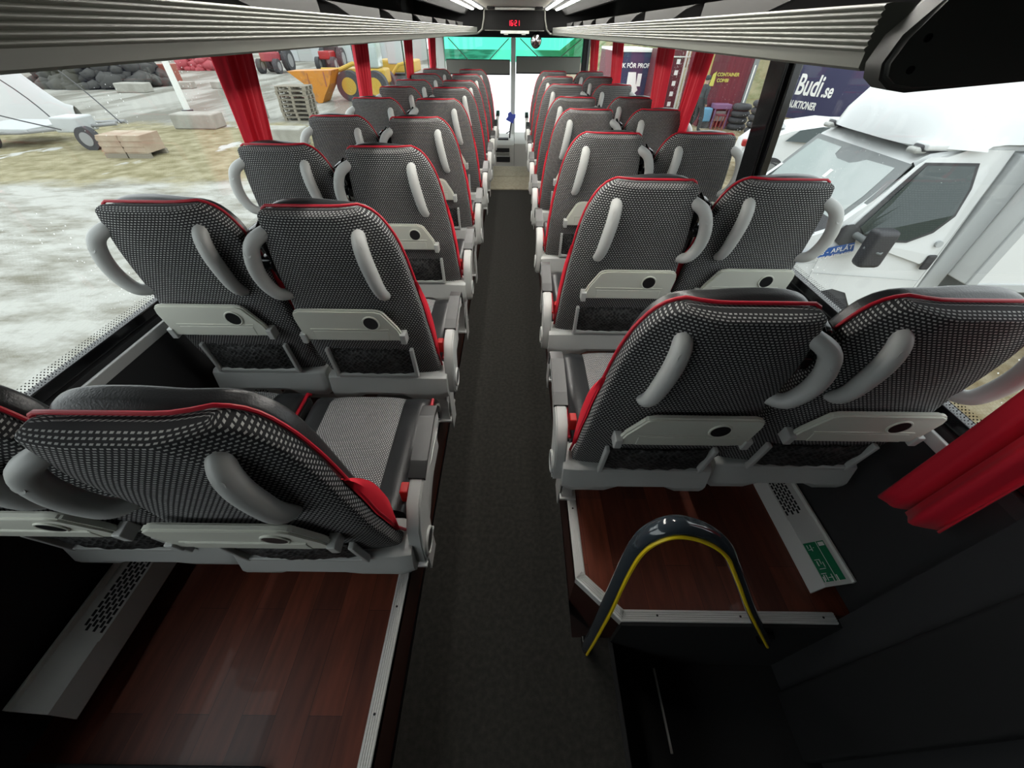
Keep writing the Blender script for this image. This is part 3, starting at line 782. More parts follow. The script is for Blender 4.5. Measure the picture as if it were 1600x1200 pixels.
# rear-view mirror
mr = empty('rear_view_mirror', (.24, 6.3, 1.55))
o = MB().ball((0, 0, -.035), .078, (.85, .35, 1.0), 3).build('mirror_housing', 'black_gloss', mr)
o = MB().ball((0, -.010, -.035), .070, (.85, .33, 1.0), 3).build('mirror_glass', 'chrome', mr)
o = MB().tube([(0, 0, .02), (.01, .05, .04), (.0, .12, .055)], .008, 8).build('mirror_arm', 'black_gloss', mr)
tag(mr, 'small oval interior mirror hanging below the clock box', 'mirror')

# windscreen: two panes, pale posts, tinted band
wz0, wz1 = .15, 1.52
for n, (a, b) in ((11, (-1.17, -.085)), (12, (-.01, 1.08))):
    o = tag(MB().box(a, b, YF - .003, YF + .003, wz0, wz1 - .30).build('window_%d' % n, 'windshield_glass'), kind='structure')
    MB().box(a, b, YF - .003, YF + .003, wz1 - .30, wz1).build('tint_band', 'tint_band', o)
S('trim_windscreen', MB().box(-.085, -.01, YF - .04, YF + .04, wz0, wz1, .01), 'white_trim')
S('trim_windscreen_post_left', MB().box(-1.31, -1.17, YF - .05, YF + .05, -.4, 1.62, .02), 'white_trim')
S('trim_windscreen_post_right', MB().box(1.08, 1.20, YF - .05, YF + .05, -.4, 1.62, .02), 'black_matt')
S('wall_front_upper', MB().box(XL - .06, XR + .06, YF - .05, YF + .08, wz1, 2.05).box(XL - .06, XR + .06, 6.45, 6.5, 1.60, 2.05), 'black_matt')
for nm, a, b, t, bt in (('left', -1.15, -.10, 1.245, 1.06), ('right', .0, 1.06, 1.29, 1.08)):
    bl = MB(); vs = []
    o = MB().box(a, b, YF - .075, YF - .070, bt, t).build('sun_blind', 'blind')
    MB().cyl(((a + b) / 2, YF - .072, bt), 'x', .009, b - a, 12).build('bottom_rail', 'dark_plastic', o)
    MB().cyl(((a + b) / 2, YF - .072, t), 'x', .006, b - a, 12).build('top_rail', 'dark_plastic', o)
    m = (b - a)
    MB().tube([(a + .06, YF - .08, 1.51), (a + .36, YF - .08, t)], .006, 6).tube([(b - .02, YF - .08, 1.51), (b - .34, YF - .08, t)], .006, 6).build('scissor_arm', 'blind', o)
    tag(o, 'grey roller sun blind in the %s half of the windscreen' % nm, 'blind')

# dashboard and driver console
db = empty('dashboard', (-.05, 7.8, -.38))
def OD(mb, n, m, par=None):
    o = mb.build(n, m, par or db, origin=(-.05, 7.8, -.38)); o.location = (0, 0, 0); return o
OD(MB().prism([(7.80, -.38), (7.80, .12), (7.86, .18), (8.26, .22), (8.26, -.38)], 'x', -.40, -.02).prism([(7.78, -.38), (7.80, .14), (7.9, .20), (8.26, .24), (8.26, -.38)], 'x', -.015, 1.05).box(-1.2, -.40, 7.85, 8.26, -.2, .24, .03), 'console', 'dash_grey')
OD(MB().box(-.34, -.10, 7.785, 7.80, .015, .075, .004), 'radio', 'black_matt')
OD(MB().box(-.33, -.09, 7.785, 7.80, -.14, -.06, .004), 'storage_slot', 'black_matt')
OD(MB().box(-.30, -.12, 7.88, 8.0, .178, .20), 'dash_tray', 'black_matt')
OD(MB().box(-.33, -.10, 7.784, 7.80, -.045, .0, .004), 'drawer', 'blind')
OD(MB().tube([(-.32, 7.783, -.05), (-.1, 7.783, -.05)], .005, 6), 'drawer_handle', 'white_trim')
tag(db, 'light grey dashboard console with radio slots below the windscreen', 'dashboard')
stw = empty('steering_wheel', (-.62, 7.60, .42)); stw.rotation_euler = (math.radians(25), 0, 0)
MB().tube([(.23 * math.cos(t * PI / 18), .23 * math.sin(t * PI / 18), 0) for t in range(36)], .015, 10, closed=True).build('rim', 'dark_plastic', stw)
MB().box(-.22, .22, -.02, .02, -.012, .008, .006).cyl((0, 0, -.01), 'z', .06, .03).tube([(0, 0, -.02), (0, .05, -.35)], .03, 10).build('hub', 'dash_grey', stw)
tag(stw, 'dark steering wheel at the left front of the bus', 'steering wheel')
bc = MB(); vs = []
N = 11
for k in range(N):
    a = 2 * PI * k / N; r = .075 + .022 * math.sin(k * 2.3)
    vs.append((-.075 + r * math.cos(a), 7.95, .50 + r * math.sin(a)))
for k in range(N):
    a = 2 * PI * k / N; r = .068 + .02 * math.sin(k * 2.3)
    vs.append((-.075 + r * math.cos(a), 8.0, .50 + r * math.sin(a)))
bc.add(vs, [list(range(N)), [N + k for k in range(N)][::-1]] + [[k, (k + 1) % N, N + (k + 1) % N, N + k] for k in range(N)], True)
o = bc.build('blue_rag', 'blue_cloth')
MB().tube([(-.07, 7.97, .44), (-.09, 7.95, .32), (-.10, 7.95, .20)], .012, 8).tube([(-.10, 7.95, .30), (-.16, 7.94, .27)], .008, 6).build('stalk', 'dark_plastic', o)
tag(o, 'small blue crumpled cloth on a stalk at the windscreen above the console', 'cloth')

# ------------------------------------------------------------ curtains
def curtain(top, bot, zt, zb, y_w, depth, lab, x, sg, seedn, pleats=4, wb=None, sag=0.0, m='velvet'):
    """pleated strip; top/bot = (y centre, width along the bus) at the rail and at the hem"""
    rnd = random.Random(seedn); ph = rnd.random() * 6; nu, nv = pleats * 12, 16; vs = []
    for j in range(nv + 1):
        v = j / nv; yc = top[0] + (bot[0] - top[0]) * (v ** 1.0); wd = top[1] + (bot[1] - top[1]) * v; z = zt + (zb - zt) * v
        for i in range(nu + 1):
            u = i / nu; a = u * pleats * 2 * PI + ph + .5 * math.sin(v * 3 + ph)
            vs.append((x + sg * -.012 + depth * (math.sin(a) + .35 * math.sin(2.3 * a + 1 + v)) , yc + wd * (u - .5) + .3 * depth * math.cos(a * 1.0), z + sag * (u - .5)))
    m0 = len(vs); W = nu + 1
    vs += [(p[0] + .004, p[1], p[2]) for p in vs]
    fs = [[j * W + i, j * W + i + 1, (j + 1) * W + i + 1, (j + 1) * W + i] for j in range(nv) for i in range(nu)]
    fs += [[m0 + q for q in f[::-1]] for f in fs]
    bd = [i for i in range(nu)] + [j * W + nu for j in range(nv)] + [nv * W + i for i in range(nu, 0, -1)] + [j * W for j in range(nv, 0, -1)]
    fs += [[bd[k], bd[(k + 1) % len(bd)], m0 + bd[(k + 1) % len(bd)], m0 + bd[k]] for k in range(len(bd))]
    o = MB().add(vs, fs, True).build('curtain', m, auto=False)
    tag(o, lab, 'curtain', 'red curtains gathered at the windows')
    return o
for k, (yt, yb) in enumerate(((2.15, 2.05), (3.93, 3.76), (5.70, 5.48), (7.30, 7.08))):
    curtain((yt, .30 + .06 * k), (yb, .19 + .05 * k), 1.60, 1.0, 0, .016, 'red velvet curtain at the left windows, %s from the camera' % ('nearest', 'second', 'third', 'farthest')[k], XL + .04, -1, k, 4)
for k, (yt, yb, wt) in enumerate(((2.84, 2.97, .24), (3.64, 3.55, .36), (5.40, 5.15, .5), (7.0, 6.7, .6))):
    curtain((yt, wt), (yb, wt * .65), 1.60, 1.02, 0, .018, 'red velvet curtain at the right windows, %s behind the black post' % ('first', 'second', 'third', 'fourth')[k], XR - .05, 1, 10 + k, 4)
curtain((.50, .12), (.52, .14), 1.56, .67, 0, .024, 'bright red curtain hanging at the right edge beside the stairwell', XR - .06, 1, 31, 2, sag=-.05, m='velvet')

# ------------------------------------------------------------ floor heaters along the side walls
def heater(sg, x, y0, y1, yg, lab, sticker=False, hb=0.0, W_=.09, H_=.095):
    """open-ended sloped duct cover: grille in front of yg, plain cover behind it"""
    r = empty('floor_heater', (x, y0, PL))
    def off(mb, n, m, par=None, **k):
        o = mb.build(n, m, par or r, origin=(x, y0, PL), **k); o.location = (0, 0, 0); return o
    def cover(ya, yb, lift):
        l = lift
        rx, rz = W_ * .22, H_ * .60
        P = [(.002, hb), (-l * .5, hb + .004 + l), (rx, hb + rz + l), (W_ * .85, hb + H_ * .93 + l), (W_, hb + H_ + l), (W_, hb + H_ - .005 + l), (W_ * .85, hb + H_ * .93 - .005 + l), (rx + .003, hb + rz - .005 + l), (.006, hb)]
        return MB().prism([(x + sg * a, PL + b) for a, b in P], 'y', ya, yb)
    off(cover(y0, yg, .004), 'cover', 'heater_grey')
    off(cover(yg, y1, 0), 'grille', 'heater_grey')
    # staggered slots of the grille
    sl = MB(); nx = 6; y = yg + .02; row = 0
    while y < min(y1, yg + 1.1):
        for k in range(nx):
            rx, rz = W_ * .22, H_ * .60; sl_ = (H_ * .93 - rz) / (W_ * .85 - rx); t0 = rx + .004 + (W_ * .62 - .008) * k / nx; dt = W_ * .062; a = x + sg * t0; b = x + sg * (t0 + dt)
            z0 = PL + hb + rz + sl_ * (t0 - rx) + .0008; dz = sl_ * dt
            ya = y + (.011 if k % 2 else 0)
            sl.add([(a, ya, z0), (b, ya, z0 + dz), (b, ya + .017, z0 + dz), (a, ya + .017, z0), (a + sg * .003, ya, z0 - .004), (b + sg * .003, ya, z0 + dz - .004), (b + sg * .003, ya + .017, z0 + dz - .004), (a + sg * .003, ya + .017, z0 - .004)], [[0, 1, 2, 3], [7, 6, 5, 4], [0, 4, 5, 1], [1, 5, 6, 2], [2, 6, 7, 3], [3, 7, 4, 0]])
        y += .0225
    tag(off(sl, 'slots', 'black_matt'), kind='stuff')
    off(MB().box(*sorted((x + sg * (W_ - .004), x + sg * (W_ + .004))), y0, y1, PL + hb + H_ - .004, PL + hb + H_ + .014, .001), 'wall_rail', 'white_trim')
    if sticker:
        # evacuation plan sticker on the sloping top
        def sp(t, y): return (x + sg * (W_ * (.24 + .60 * t)), y, PL + hb + .0055 + H_ * (.61 + .32 * t))
        st = MB().add([sp(0, .50), sp(1, .50), sp(1, .63), sp(0, .63)] , [[0, 1, 2, 3]])
        so = off(st, 'safety_sticker', 'green_sticker', auto=False)
        def q(m_, t0, t1, ya, yb):
            ya += .035; yb += .032; a, b, c, d = sp(t0, ya), sp(t1, ya), sp(t1, yb), sp(t0, yb)
            m_.add([(p[0], p[1], p[2] + .0008) for p in (a, b, c, d)], [[0, 1, 2, 3]])
        wm = MB(); q(wm, .60, .63, .462, .598); q(wm, .68, .95, .578, .594)
        q(wm, .66, .72, .462, .486); q(wm, .66, .95, .484, .487)
        for t0, t1, ya, yb in ((.08, .30, .57, .575), (.10, .14, .575, .59), (.25, .29, .565, .59), (.35, .40, .575, .58), (.10, .34, .535, .54), (.30, .34, .52, .54), (.15, .20, .515, .535), (.12, .42, .505, .510), (.40, .44, .51, .53), (.06, .30, .49, .495), (.12, .16, .47, .49), (.22, .26, .468, .49), (.30, .52, .476, .481), (.46, .50, .465, .49), (.05, .10, .465, .485)): q(wm, t0, t1, ya, yb)
        off(wm, 'sticker_print', 'white_print', so, auto=False)
    tag(r, lab, 'heater'); return r
heater(-1, -1.122, .135, 1.35, .29, 'grey floor heater duct with slotted grille along the left wall', False, .07, .075, .12)
heater(1, 1.020, .487, 1.30, .72, 'grey floor heater with green evacuation plan sticker, right wall', True)

# ------------------------------------------------------------ stairwell hoop rail
hp = [(.270, .37, -.02), (.272, .37, .20), (.268, .37, .50), (.266, .37, .72), (.272, .37, .82), (.292, .37, .868), (.322, .37, .889), (.362, .37, .880), (.41, .37, .848), (.458, .37, .795), (.50, .37, .725), (.56, .37, .62), (.66, .37, .44), (.76, .37, .27), (.85, .37, .12)]
hq = catmull(hp, 6)
ho = MB().tube(hq, .0148, 16, flat=1.35, up=(0, 1, 0)).build('handrail', 'hoop_dark')
MB().tube([p + Vector((0, -.0212, 0)) + (Vector((.38, .37, .45)) - p).normalized() * .006 for p in hq], .0045, 6).build('stripe', 'yellow_stripe', ho)
MB().box(.255, .285, .365, .40, -.03, .03, .005).box(.835, .87, .365, .40, .09, .15, .005).build('mount', 'black_gloss', ho)
tag(ho, 'dark arched handrail with yellow stripe over the stairwell', 'handrail')

# ------------------------------------------------------------ the yard outside
G = -1.30
gm = MB(); vs = []; nx, ny = 60, 60
rg = random.Random(3)
for j in range(ny + 1):
    for i in range(nx + 1):
        x = -90 + 180 * i / nx; y = -25 + 130 * j / ny
        z = G
        if x > 9 and y > 12: z += min(6.5, max(0, (x - 8) * .5)) * smooth(y, 22.5, 33) + .10 * rg.random()
        vs.append((x, y, z))
gm.add(vs, [[j * (nx + 1) + i, j * (nx + 1) + i + 1, (j + 1) * (nx + 1) + i + 1, (j + 1) * (nx + 1) + i] for j in range(ny) for i in range(nx)], True)
tag(gm.build('ground', 'yard_ground', auto=False), kind='structure')
S('bus_underfloor_trim', MB().box(XL - .05, .34, YB, YF, -1.05, -.95).box(.34, XR + .05, YB, YF, -1.10, -1.05), 'black_matt')
bpy.data.objects['bus_underfloor_trim'].name = 'trim_underfloor'

def thing(name, loc, label, cat, group=None, rz=0):
    r = empty(name, loc, rz); tag(r, label, cat, group); return r
def part(mb, n, m, root):
    """mb in coordinates local to root"""
    return mb.build(n, m, root)
def wheel(root, c, r, wd, axis='y', rim='grey_metal'):
    t = part(MB().cyl(c, axis, r, wd, 28), 'tyre', 'rubber', root)
    a = {'x': Vector((1, 0, 0)), 'y': Vector((0, 1, 0))}[axis]
    MB().cyl(Vector(c), axis, r * .58, wd + .02, 20).build('rim', rim, t)
    return t

# ---- white box van
van = thing('box_van', (0, 0, G), 'white cab-and-box delivery van parked close outside the right windows', 'van')
def V(mb, n, m, par=None, **k):
    o = mb.build(n, m, par or van, origin=(0, 0, G), **k); o.location = (0, 0, 0); return o
y0, y1 = 4.15, 5.98
side = [(2.72, -1.0), (2.62, -.9), (2.60, -.5), (2.68, -.24), (2.90, -.12), (3.42, .01), (3.93, .68), (4.05, .75), (4.35, .80), (4.78, .80), (4.78, -1.0), (4.20, -1.0), (4.15, -.80), (4.0, -.62), (3.78, -.56), (3.56, -.62), (3.40, -.80), (3.36, -1.0)]
bm = bmesh.new()
def ins(x, z): return .10 * smooth(z, .1, .8) + .10 * smooth(-x, -2.95, -2.6)
A = [bm.verts.new((x, y0 + ins(x, z), z)) for x, z in side]; B_ = [bm.verts.new((x, y1 - ins(x, z), z)) for x, z in side]
bm.faces.new(A); bm.faces.new(B_[::-1])
for k in range(len(side)): bm.faces.new([A[k], B_[k], B_[(k + 1) % len(side)], A[(k + 1) % len(side)]])
ed = [e for e in bm.edges if abs(e.verts[0].co.y - e.verts[1].co.y) < .3 and max(e.verts[0].co.z, e.verts[1].co.z) > -.9 and max(e.verts[0].co.x, e.verts[1].co.x) < 4.7]
bmesh.ops.bevel(bm, geom=ed, offset=.06, segments=4, affect='EDGES')
V(MB().frombm(bm, True), 'body', 'white_paint')
# windscreen lying on the slope from (3.42,.01) to (3.93,.68)
d = Vector((.51, 0, .67)).normalized(); nrm = Vector((-.67, 0, .51)).normalized()
def slope(t, y, off): p = Vector((3.42, 0, .01)) + d * (t * .842); q = p + nrm * off; return (q.x, y, q.z)
def spoly(pts, off, th):
    mb = MB(); N = len(pts); vs = [slope(t, y, off) for t, y in pts] + [slope(t, y, off - th) for t, y in pts]
    return mb.add(vs, [list(range(N)), [N + k for k in range(N)][::-1]] + [[k, (k + 1) % N, N + (k + 1) % N, N + k] for k in range(N)])
yc = (y0 + y1) / 2
fr = V(spoly([(-.02, y0 + .03), (-.02, y1 - .03), (.5, y1 - .05), (.97, y1 - .13), (.97, y0 + .13), (.5, y0 + .05)], .008, .012), 'windscreen_frame', 'van_frame')
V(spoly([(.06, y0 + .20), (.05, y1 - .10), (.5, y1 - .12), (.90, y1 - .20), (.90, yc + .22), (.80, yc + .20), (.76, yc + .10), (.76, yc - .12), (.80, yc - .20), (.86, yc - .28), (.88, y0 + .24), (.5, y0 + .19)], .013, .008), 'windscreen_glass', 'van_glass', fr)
V(spoly([(.50, yc - .04), (.50, yc + .02), (.62, yc + .02), (.62, yc - .04)], .016, .003), 'notice', 'white_print', fr)
V(MB().tube([slope(-.02, yc - .3, .02), slope(.03, yc + .1, .03), slope(.10, yc + .65, .02)], .010, 6).tube([slope(.0, yc + .1, .02), slope(.3, yc + .55, .03)], .008, 6), 'wiper', 'van_black', fr)
V(MB().prism([(3.20, -.03), (3.42, .015), (3.50, .10), (3.46, .12), (3.38, .03), (3.18, -.01)], 'y', y0 + .06, y1 - .06), 'cowl', 'van_black')
# side door: dark window, frame, seam, handle
yw = y0 + .02
def yside(z): return y0 + .10 * smooth(z, .1, .8) - .004
def spl(pts, off=0, th=.006):
    N = len(pts); vs = [(x, yside(z) - off, z) for x, z in pts] + [(x, yside(z) - off + th, z) for x, z in pts]
    return MB().add(vs, [list(range(N)), [N + k for k in range(N)][::-1]] + [[k, (k + 1) % N, N + (k + 1) % N, N + k] for k in range(N)])
dr = V(spl([(3.44, -.02), (3.62, -.02), (4.58, -.30), (4.66, -.2), (4.66, .62), (4.56, .735), (4.02, .735), (3.92, .66)], .000, .006), 'door', 'white_paint')
V(spl([(3.58, .10), (3.70, .00), (3.95, -.05), (4.26, -.06), (4.47, .05), (4.58, .22), (4.585, .47), (4.52, .69), (3.99, .69), (3.97, .66)], .004), 'window_rim', 'van_black', dr)
V(spl([(3.66, .10), (3.74, .03), (3.95, -.02), (4.25, -.035), (4.44, .07), (4.55, .23), (4.555, .47), (4.49, .665), (4.02, .665)], .008), 'side_glass', 'van_side_glass', dr)
V(spl([(3.40, .0), (3.56, -.10), (3.70, -.06), (3.68, .05), (3.58, .13), (3.50, .12)], .006), 'mirror_base', 'van_black', dr)
V(MB().box(4.60, 4.70, y0 - .03, y0 - .0, -.36, -.19, .02), 'door_handle', 'sticker_blue' if 0 else 'van_black', dr)
V(MB().cyl((4.62, y0 - .012, -.07), 'y', .035, .02, 20), 'filler_cap', 'grey_band', dr)
sm = MB().tube([(3.40, y0 - .006, -.03), (3.42, y0 - .006, -.5), (3.44, y0 - .006, -.95)], .004, 4).tube([(4.67, y0 - .006, .7), (4.70, y0 - .006, 0), (4.72, y0 - .006, -.95)], .004, 4).tube([(3.44, y0 - .006, -.42), (4.70, y0 - .006, -.50)], .004, 4).tube([(2.75, y0 + .07, -.30), (3.05, y0 + .0, -.32), (3.42, y0 - .004, -.30)], .003, 4)
V(sm, 'panel_seams', 'grey_band', dr)
mi = V(MB().box(3.62, 3.86, y0 - .32, y0 - .16, -.22, .17, .05), 'mirror', 'van_black')
V(MB().tube([(3.66, y0, .02), (3.70, y0 - .18, .0)], .035, 10).tube([(3.615, y0 - .24, -.02), (3.74, y0 - .335, -.05), (3.865, y0 - .24, -.02)], .012, 8), 'mirror_arm', 'van_frame', mi)
st = V(spl([(2.98, -.34), (3.0, -.24), (3.70, -.06), (3.74, -.16)], .010, .004), 'blue_sticker', 'sticker_blue')
t_ = text('sticker_text', 'BS - APLÅT', .075, 'white_print', (3.36, y0 - .018, -.215 - G), (PI / 2, math.radians(-14), 0), van, ext=.001); t_.parent = st; t_.location = (3.36, y0 - .018, -.215 - G)
t_ = text('sticker_text', 'DITT PLÅTSLAGERI', .045, 'white_print', (3.37, y0 - .018, -.27 - G), (PI / 2, math.radians(-14), 0), van, ext=.001); t_.parent = st
for y in (y0 + .22, y1 - .22):
    V(MB().box(3.93, 4.22, y - .07, y + .07, .755, .825, .03), 'marker_lamp', 'van_black')
    V(MB().box(3.88, 4.02, y - .062, y + .062, .745, .80, .025), 'lamp_lens', 'headlamp')
V(MB().box(2.585, 2.70, y0 + .10, y0 + .42, -.55, -.28, .04).box(2.585, 2.70, y1 - .42, y1 - .10, -.55, -.28, .04), 'headlamp', 'headlamp')
for y in (y0 + .12, y1 - .12):
    c = V(MB().cyl((3.78, y, G + .34), 'y', .34, .22, 28), 'tyre', 'rubber'); V(MB().cyl((3.78, y - .0, G + .34), 'y', .20, .24, 20), 'rim', 'grey_metal', c)
    c = V(MB().cyl((7.6, y, G + .34), 'y', .34, .22, 28), 'tyre', 'rubber'); V(MB().cyl((7.6, y, G + .34), 'y', .20, .24, 20), 'rim', 'grey_metal', c)
# roof deflector: lofted from the cab roof up to the box
rows = []
prof = [(3.86, .80, .10), (3.90, 1.00, .16), (4.02, 1.20, .22), (4.28, 1.36, .24), (4.70, 1.48, .16), (5.06, 1.54, .02)]
dv = MB(); vs = []; ncol = 14
for (x, z, i_) in prof:
    for k in range(ncol + 1):
        u = k / ncol * 2 - 1
        yy = yc + u * (0.98 - i_ * .6)
        edge = abs(u) ** 5
        vs.append((x + .9 * edge * (5.0 - x) * .55, yy, z - edge * (z - .80) * .92))
W = ncol + 1
fs = [[j * W + k, j * W + k + 1, (j + 1) * W + k + 1, (j + 1) * W + k] for j in range(len(prof) - 1) for k in range(ncol)]
m0 = len(vs); bs = [(5.06, yc - .96, .78), (5.06, yc + .96, .78), (3.95, yc + .86, .78), (3.95, yc - .86, .78)]
V(dv.add(vs, fs, True), 'roof_deflector', 'white_paint', auto=False)
V(MB().box(3.95, 5.04, y0 + .12, y1 - .12, .78, .84, .02), 'deflector_base', 'white_paint')
bxv = V(MB().box(5.04, 9.2, y0 - .22, y1 + .22, -.45, 1.65, .02), 'box_body', 'white_paint')
V(MB().box(4.80, 5.03, y0 + .02, y1 - .02, -.9, .78, .02), 'cab_back_seal', 'grey_band')
V(MB().box(5.02, 5.14, y0 - .235, y0 - .205, -.5, 1.66, .01).box(5.02, 9.22, y0 - .235, y0 - .205, -.52, -.42, .01), 'box_corner_strip', 'grey_band', bxv)
V(MB().box(4.75, 9.0, y0 + .3, y1 - .3, -.95, -.5).box(5.2, 7.1, y0 - .15, y0 - .1, -.95, -.72, .01), 'chassis', 'van_frame')
V(MB().box(5.45, 5.62, y0 - .228, y0 - .222, -.66, -.55), 'red_marker', 'light_red')

# ---- white estate car behind the van
car = thing('white_car', (5.7, 11.2, G), 'white car seen between the black window post and the van, red tail lamp towards us', 'car', rz=math.radians(-20))
cp = [(0.10, .25), (0, .45), (.04, .75), (.25, .95), (.95, 1.22), (1.6, 1.36), (2.4, 1.34), (3.1, .98), (4.1, .82), (4.3, .5), (4.2, .25), (3.75, .25), (3.6, .5), (3.3, .6), (3.0, .5), (2.85, .25), (1.25, .25), (1.1, .5), (.8, .6), (.5, .5), (.38, .25)]
bm = bmesh.new()
ci = lambda z: .22 * smooth(z, .85, 1.42)
A = [bm.verts.new((x, ci(z), z)) for x, z in cp]; B_ = [bm.verts.new((x, 1.75 - ci(z), z)) for x, z in cp]
bm.faces.new(A); bm.faces.new(B_[::-1])
for k in range(len(cp)): bm.faces.new([A[k], B_[k], B_[(k + 1) % len(cp)], A[(k + 1) % len(cp)]])
bmesh.ops.bevel(bm, geom=[e for e in bm.edges if max(e.verts[0].co.z, e.verts[1].co.z) > .4 and abs(e.verts[0].co.y - e.verts[1].co.y) < .3], offset=.07, segments=3, affect='EDGES')
part(MB().frombm(bm, True), 'body', 'white_paint', car)
for yy, s_ in ((-.012, 1),):
    part(MB().add([(.90, yy + ci(.98), .98), (2.95, yy + ci(.98), .98), (2.4, yy + ci(1.28), 1.28), (1.6, yy + ci(1.28), 1.29), (1.15, yy + ci(1.2), 1.2)], [[0, 1, 2, 3, 4]]), 'side_window', 'van_side_glass', car)
part(MB().add([(.30, .22, 1.0), (.30, 1.53, 1.0), (.88, 1.45, 1.22), (.88, .30, 1.22)], [[0, 1, 2, 3]]), 'rear_window', 'van_side_glass', car).location = (-.02, 0, .015)
part(MB().box(-.02, .25, .02, .20, .80, .95, .04), 'tail_lamp', 'light_red', car)
for x in (.80, 3.3):
    for y in (.1, 1.65): wheel(car, (x, y, .31), .31, .2)

# ---- navy banner
bn = thing('auction_banner', (12.40, 21.5, -.36), 'navy banner lettered Budi.se AUKTIONER on the grassy bank', 'banner')
bn.rotation_euler = (0, 0, math.radians(-60.6))
part(MB().box(-.35, 3.4, 0, .04, -.95, 1.15, .01), 'panel', 'navy_banner', bn)
text('lettering', 'Budi', 1.0, 'white_print', (.02, -.01, .0), (PI / 2, 0, 0), bn, sx=.62, bold=.02)
text('lettering', '.se', .66, 'white_print', (1.20, -.01, .0), (PI / 2, 0, 0), bn, sx=.62, bold=.015)
text('lettering', 'AUKTIONER', .36, 'white_print', (-.05, -.01, -.48), (PI / 2, 0, 0), bn, sx=.62, bold=.01)
part(MB().box(-.25, -.15, .04, .12, -2.0, 1.1).box(3.0, 3.1, .04, .12, -2.0, 1.1), 'post', 'grey_metal', bn)

# ---- containers and displays
c1 = thing('shipping_container', (7.6, 19.3, G), 'dark red shipping container with yellow lettering, right of the last curtain', 'container')
cm_ = MB(); n = 26; P = []
for k in range(n + 1):
    x = k * 1.55 / n; P.append((x, .03 if (k // 2) % 2 else 0))
P += [(1.55, 2.7), (0, 2.7)]
part(cm_.prism(P, 'z', 0, 2.45), 'body', 'container_red', c1)
part(MB().box(1.55, 1.75, .0, 2.7, 0, 2.42, .02), 'side_rail', 'van_frame', c1)
part(MB().box(-.40, .02, .05, .2, 1.0, 2.4), 'end_panel', 'sand_yellow', c1)
text('lettering', 'CONTAINER', .15, 'print_yellow', (.26, -.03, 1.66), (PI / 2, 0, 0), c1, bold=.004)
text('lettering', 'COMBI', .15, 'print_yellow', (.30, -.03, 1.48), (PI / 2, 0, 0), c1, bold=.004)
part(MB().prism([(.05, 1.35), (.22, 1.35), (.22, 1.80), (.10, 1.72)], 'y', -.03, -.01), 'emblem', 'print_yellow', c1)
part(MB().box(1.62, 1.66, -.02, 0, .6, 2.0), 'white_stripe', 'white_print', c1)
c2 = thing('shipping_container', (6.45, 22.2, G), 'maroon container with shelves and steel frame between the two right curtains', 'container')
part(MB().box(0, 1.0, 0, 2, 0, 2.35, .02), 'body', 'container_red', c2)
part(MB().box(.98, 1.05, -.06, 0, 0, 2.4).box(1.12, 1.17, -.06, 0, 0, 2.4).box(0, 1.8, -.08, -.03, 2.1, 2.14), 'frame', 'white_trim', c2)
sh = MB()
for i in range(5):
    for j in range(3): sh.box(.15 + .5 * j, .30 + .5 * j, -.03, -.01, .35 + .38 * i, .52 + .38 * i)
part(sh, 'leaflets', 'white_print', c2)
part(MB().box(1.15, 2.4, .2, 1.9, 1.75, 2.3, .02), 'canopy', 'sand_yellow', c2)
c3 = thing('shipping_container', (4.9, 24.3, G), 'navy container with white poster, behind the middle right curtains', 'container')
part(MB().box(.28, 1.9, 0, 5, 0, 2.2, .02), 'body', 'navy_banner', c3)
part(MB().box(0, .28, .02, 5, 0, 2.2, .02), 'end_wall', 'container_red', c3)
part(MB().box(0, 2.0, -.05, 5, 2.2, 2.3), 'roof_rail', 'white_trim', c3)
text('lettering', 'UK FÖR PROF', .24, 'white_print', (.10, -.03, 1.62), (PI / 2, 0, 0), c3, bold=.006)
part(MB().add([(.62, -.02, .62), (.98, -.02, .52), (1.22, -.02, .75), (1.08, -.02, 1.0), (1.0, -.02, 1.45), (.62, -.02, 1.45)], [[0, 1, 2, 3, 4, 5]]).box(1.1, 1.3, -.03, -.01, .9, 1.4), 'poster', 'white_print', c3)

# ---- tyres in two stacks
for s_, (x, y, nn) in enumerate(((8.98, 18.7, 4), (9.28, 17.75, 5))):
    for k in range(nn):
        t = MB().tube([(.25 * math.cos(a * PI / 12), .25 * math.sin(a * PI / 12), 0) for a in range(24)], .11, 10, closed=True, flat=.95).build('tyre', 'rubber')
        t.location = (x + rg.uniform(-.02, .02), y + rg.uniform(-.02, .02), G + .11 + .215 * k)
        lv = ['lowest', 'second from the ground', 'third from the ground', 'fourth from the ground', 'topmost'][k if k < nn - 1 else 4]
        tag(t, 'dark car tyre, %s in the %s stack by the bank' % (lv, ('left', 'right')[s_]), 'tyre', 'tyres stacked by the bank')
o = thing('generator', (7.6, 18.85, G), 'light blue box on a dark stand in front of the red container', 'machine')
part(MB().box(0, .34, 0, .4, .22, .68, .05), 'housing', 'sky_blue_paint', o); part(MB().box(.03, .31, .03, .37, 0, .24), 'stand', 'van_black', o)
o = thing('work_table', (7.95, 18.75, G), 'purple table standing before the dark red container', 'table')
part(MB().box(0, .66, 0, .5, .66, .82, .02), 'table_top', 'purple_paint', o)
for x in (.03, .58):
    for y in (.04, .42): part(MB().box(x, x + .05, y, y + .05, 0, .66), 'leg', 'purple_paint', o)
part(MB().box(.12, .54, .1, .4, .25, .6, .03), 'crate', 'van_frame', o)
o = thing('metal_rack', (7.98, 18.3, G), 'small dark red metal stand beside the light blue box', 'stand')
for x in (0, .28): part(MB().tube([(x, 0, 0), (x + .04, .05, .5), (x + .04, .3, .5), (x, .35, 0)], .015, 6), 'leg', 'rust_red', o)
part(MB().box(0, .33, .0, .35, .49, .53), 'top', 'container_red', o)

